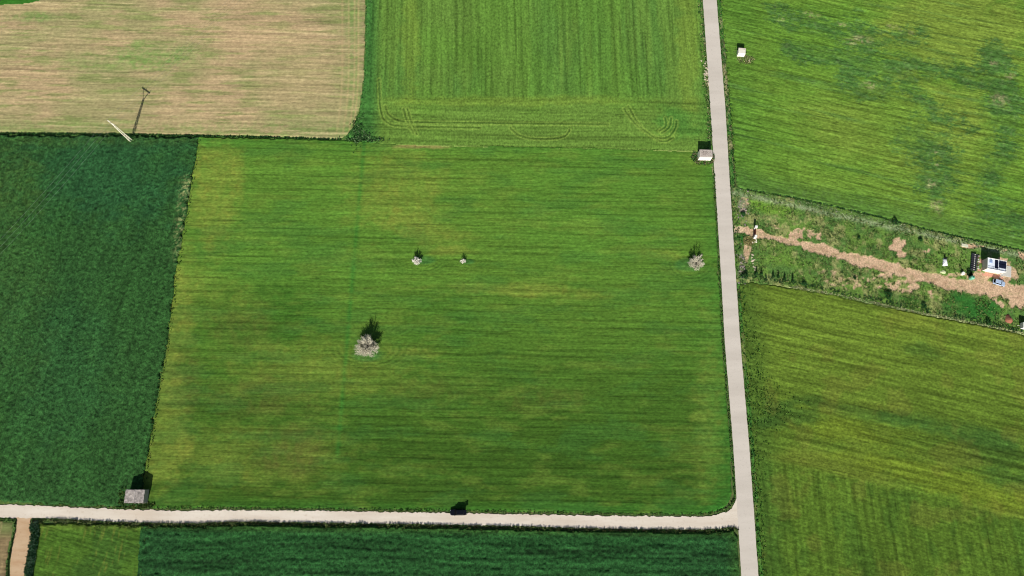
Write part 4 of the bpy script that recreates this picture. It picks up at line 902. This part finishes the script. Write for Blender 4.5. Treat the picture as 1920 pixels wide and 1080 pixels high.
# ------------------------------------------------------------------ white house and yard
hx, hy = g(1858.0, 501.5); hr = heading((1838, 509), (1874, 516)); HW, HD, HH = 6.2, 3.9, 2.75
house = thing('white_house', 'small white flat roofed house with solar panels on the roof', 'house', (hx, hy, 0), hr)
MB().box(-HW / 2, HW / 2, -HD / 2, HD / 2, -.2, HH).build('wall', mat('cream_house_render', (226, 212, 196), .9, var=.06, scale=.8), house)
roofm = mat('white_roof_membrane', (222, 230, 240), .6, var=.08, scale=.8, bump=.1)
pan_m = mat('solar_cells', (20, 24, 44), .35, var=.2, scale=4, bump=0)
fr_m = mat('aluminium_frame', (188, 190, 200), .4, .5, var=.03)
terra = mat('terracotta_paving', (196, 144, 122), .85, var=.15, scale=2, bump=.2)
slabm = mat('pale_concrete_slab', (196, 194, 186), .9, var=.1, scale=1, bump=.2)
rf = MB().box(-HW / 2 - .06, HW / 2 + .06, -HD / 2 - .06, HD / 2 + .06, HH + .002, HH + .2).build('roof', roofm, house, .03)
pr = MB(); e_ = .22; W2, D2 = HW / 2 + .06, HD / 2 + .06
pr.box(-W2, W2, -D2, -D2 + .15, HH + .2, HH + .42); pr.box(-W2, W2, D2 - .15, D2, HH + .2, HH + .42); pr.box(-W2, -W2 + .15, -D2 + .15, D2 - .15, HH + .2, HH + .42); pr.box(W2 - .15, W2, -D2 + .15, D2 - .15, HH + .2, HH + .42)
pr.build('parapet', white_wall, rf)
for i in range(2):
    for j in range(3):   # 2 x 3 panels at right
        x0 = .72 + j * .78; y0 = -.85 + i * 1.2
        p = MB().hexa([(x0, y0, HH + .28), (x0 + .74, y0, HH + .28), (x0 + .74, y0 + 1.12, HH + .55), (x0, y0 + 1.12, HH + .55), (x0, y0, HH + .32), (x0 + .74, y0, HH + .32), (x0 + .74, y0 + 1.12, HH + .59), (x0, y0 + 1.12, HH + .59)]).build('solar_panel', pan_m, house)
        MB().box(x0 - .03, x0 + .77, y0 - .05, y0 - .005, HH + .2, HH + .33).build('frame', fr_m, p)
for j in range(4):       # dark strip through the middle
    MB().box(-.62, .45, -1.30 + j * .78, -.56 + j * .78, HH + .22, HH + .30).build('solar_panel', pan_m, house)
MB().bar((-W2 + .3, -D2 + .55, HH + .62), (W2 - .3, -D2 + .45, HH + .62), .045, n=6).build('roof_rail', mat('dark_rail', (50, 54, 62), .5), house)
for xx in (-3, -1, 1, 3): MB().bar((xx, -D2 + .5, HH + .2), (xx, -D2 + .5, HH + .6), .04, n=6).build('rail_post', mat('dark_rail', (50, 54, 62), .5), house)
MB().box(-2.4, -1.6, .3, 1.5, HH + .2, HH + .5).build('roof_shade_box', mat('pale_blue_roof_shade', (140, 160, 196), .5), house, .03)  # low blue box added to paint the bluish shading on the roof
MB().box(HW / 2 + .002, HW / 2 + 3.7, -HD / 2 - .3, HD / 2 - .2, -.1, .12).build('side_terrace', slabm, house, .02)
MB().box(-HW / 2 - 1.9, -HW / 2 - .002, -HD / 2 - .3, HD / 2 + .6, -.1, .11).build('west_terrace', terra, house, .02)
MB().box(-HW / 2 + .2, HW / 2 + 1.0, -HD / 2 - 1.5, -HD / 2 - .31, -.1, .09).build('front_terrace', terra, house, .02)
MB().box(HW / 2 - .4, HW / 2 - .15, -HD / 2 - 1.2, -HD / 2 - .95, .1, 2.0).build('porch_post', conc, house)

# black panel rack left of the house
x, y = g(1824.5, 492.5); rack = thing('panel_rack', 'long rack of black panels with a row of white fittings left of the white house', 'rack', (x, y, 0), heading((1826, 510), (1829, 474)) - math.pi / 2)
blk = mat('black_collector', (18, 20, 30), .4, var=.25, scale=5, bump=.1)
for j in range(8):
    for s in (-1, 1):
        y0 = -3.1 + j * .78
        MB().hexa([(min(s * .08, s * .92), y0, .35), (max(s * .08, s * .92), y0, .35), (max(s * .08, s * .92), y0 + .70, .75), (min(s * .08, s * .92), y0 + .70, .75),
                   (min(s * .08, s * .92), y0, .41), (max(s * .08, s * .92), y0, .41), (max(s * .08, s * .92), y0 + .70, .81), (min(s * .08, s * .92), y0 + .70, .81)]).build('panel', blk, rack)
    MB().box(-.10, .14, y0 + .28, y0 + .46, .62, .84).build('fitting', white_wall, rack)
for s in (-1, 1): MB().box(s * .8 - .05, s * .8 + .05, -3.15, 3.1, .0, .34).build('rail', fr_m, rack)
x, y = g(1833.5, 493.5); sc_ = thing('scrap_row', 'row of pale clutter between the black rack and the white house', 'clutter', (x, y, 0), hr)
rnd = random.Random(3)
for i in range(8):
    yy = -2.2 + i * .65; MB().box(-.3 + rnd.uniform(-.15, .1), .25 + rnd.uniform(-.1, .2), yy, yy + rnd.uniform(.2, .5), 0, rnd.uniform(.2, .6)).build('crate', (conc, slabm, wood, stone_d)[i % 4], sc_, .02)
# teal water tank
teal = mat('mint_green_plastic', (112, 178, 150), .5, var=.08, scale=2, bump=.05)
x, y = g(1819.5, 522); wt = thing('water_tank', 'mint green water tank beside the earth drive', 'tank', (x, y, 0), hr)
R = [[(r * math.cos(6.283 * i / 16), r * math.sin(6.283 * i / 16), z) for i in range(16)] for r, z in ((.68, 0), (.71, .1), (.67, .5), (.71, .6), (.67, 1.1), (.71, 1.2), (.64, 1.5), (.38, 1.72), (.28, 1.75))]
MB().rings(R).build('barrel', teal, wt, smooth=True); MB().bar((0, 0, 1.75), (0, 0, 1.85), .26, n=12).build('lid', mat('dark_green_lid', (40, 110, 80), .5), wt)
x, y = g(1818, 511); 
patch(1817, 512, 1.0, 1.2, 90, .5, [(34, 60, 34), (50, 80, 44)], 'weeds coloured dark as the shadow behind the mint green water tank')  # dark tufts painted in where the tank's shadow falls
x, y = g(1803.5, 513.5); dr = thing('white_drum', 'pale cream drum standing on the grass left of the mint green tank', 'drum', (x, y, 0))
MB().bar((0, 0, 0), (0, 0, .95), .62, .58, n=16).build('barrel', lime, dr, .05, True); MB().bar((0, 0, .94), (0, 0, 1.02), .5, .48, n=16).build('lid', white_wall, dr)
x, y = g(1767.5, 510); ob = tag(lump(.95, .8, .35, 3, .25, 12, 5).build('lime_heap', mat('pale_yellow_lime', (196, 204, 156), .95, var=.2), loc=(x, y, .02)), 'low pale yellow heap below the white tarpaulin', 'heap')
# white tarpaulin over crates
x, y = g(1771, 491.5); tp = thing('tarpaulin', 'crumpled white tarpaulin draped over a pile left of the house', 'tarpaulin', (x, y, 0))
rs = np.random.RandomState(5); n = 22; U, V = np.meshgrid(np.linspace(-1, 1, n), np.linspace(-1, 1, n)); U = U.ravel(); V = V.ravel()
wv = .65 + .35 * (1 - (V + 1) / 2); TX = U * wv * .98 + V * .22 + (fbm(U * 3, V * 3, 2) - .5) * .25; TY = V * 1.45 + (fbm(U * 3, V * 3, 7) - .5) * .3
TZ = .05 + np.clip(1 - np.maximum(abs(U), abs(V)) ** 2.2, 0, 1) * .75 + (fbm(U * 4, V * 4, 11) - .5) * .35 * (1 - np.maximum(abs(U), abs(V)) ** 4)
idx = np.arange(n * n).reshape(n, n); q4 = np.stack([idx[:-1, :-1].ravel(), idx[:-1, 1:].ravel(), idx[1:, 1:].ravel(), idx[1:, :-1].ravel()], 1)
tarp_m = mat('white_tarpaulin', (236, 236, 242), .6, var=.04, bump=.1)
o = np_mesh('sheet', np.stack([TX, TY, TZ + .04], 1), q4, tarp_m, quads=True); o.parent = tp; so = o.modifiers.new('thick', 'SOLIDIFY'); so.thickness = .03
MB().box(-.05, .55, .95, 1.45, 0, 1.1).build('black_bin', mat('black_plastic', (20, 20, 22), .5), tp, .03)
# pale slab upper left of the house
x, y = g(1808.5, 460.5); tag(MB().box(-1.15, 1.15, -.55, .55, .0, .22).build('concrete_slab', mat('pale_slab', (206, 206, 180), .9, var=.08), None, .03, loc=(x, y, 0)), 'pale flat concrete slab in the grass upper left of the white house', 'slab').rotation_euler = (0, 0, hr)
# reddish heap and white trailer at the frame edge
x, y = g(1890.5, 600)
MB_ = MB().rings([[( (1.45 - .5 * max(0, math.sin(a)) ) * math.cos(a) * k + .1, 1.9 * math.sin(a) * k * (1.15 if math.sin(a) > 0 else .75) , z + .05 * math.sin(5 * a + k * 9)) for a in [6.283 * i / 14 for i in range(14)]] for k, z in ((1, 0), (.85, .25), (.55, .6), (.22, .95), (.04, 1.05))])
tag(MB_.build('soil_heap', mat('reddish_soil', (150, 98, 76), .95, var=.15, scale=2.5, bump=.5, dist=.08), loc=(x, y, 0)), 'reddish brown soil heap near the right edge below the drive', 'heap')
x, y = g(1921, 613.5); tr = thing('box_trailer', 'white box trailer at the right edge beside the reddish heap', 'trailer', (x, y, 0), hr)
MB().box(-1.75, 1.75, -1.0, 1.0, .45, 2.0).build('body', white_wall, tr, .06)
MB().box(-1.6, 1.6, -.85, .85, .30, .44).build('chassis', rubber, tr)
for s in (-1, 1):
    wv_ = MB().bar((.2, s * .85, .3), (.2, s * 1.08, .3), .3, n=14).build('wheel', rubber, tr); MB().bar((.2, s * 1.0, .3), (.2, s * 1.1, .3), .17, n=10).build('rim', rimm, wv_)
MB().bar((-1.7, 0, .38), (-2.7, 0, .38), .05, n=6).build('drawbar', steel, tr)
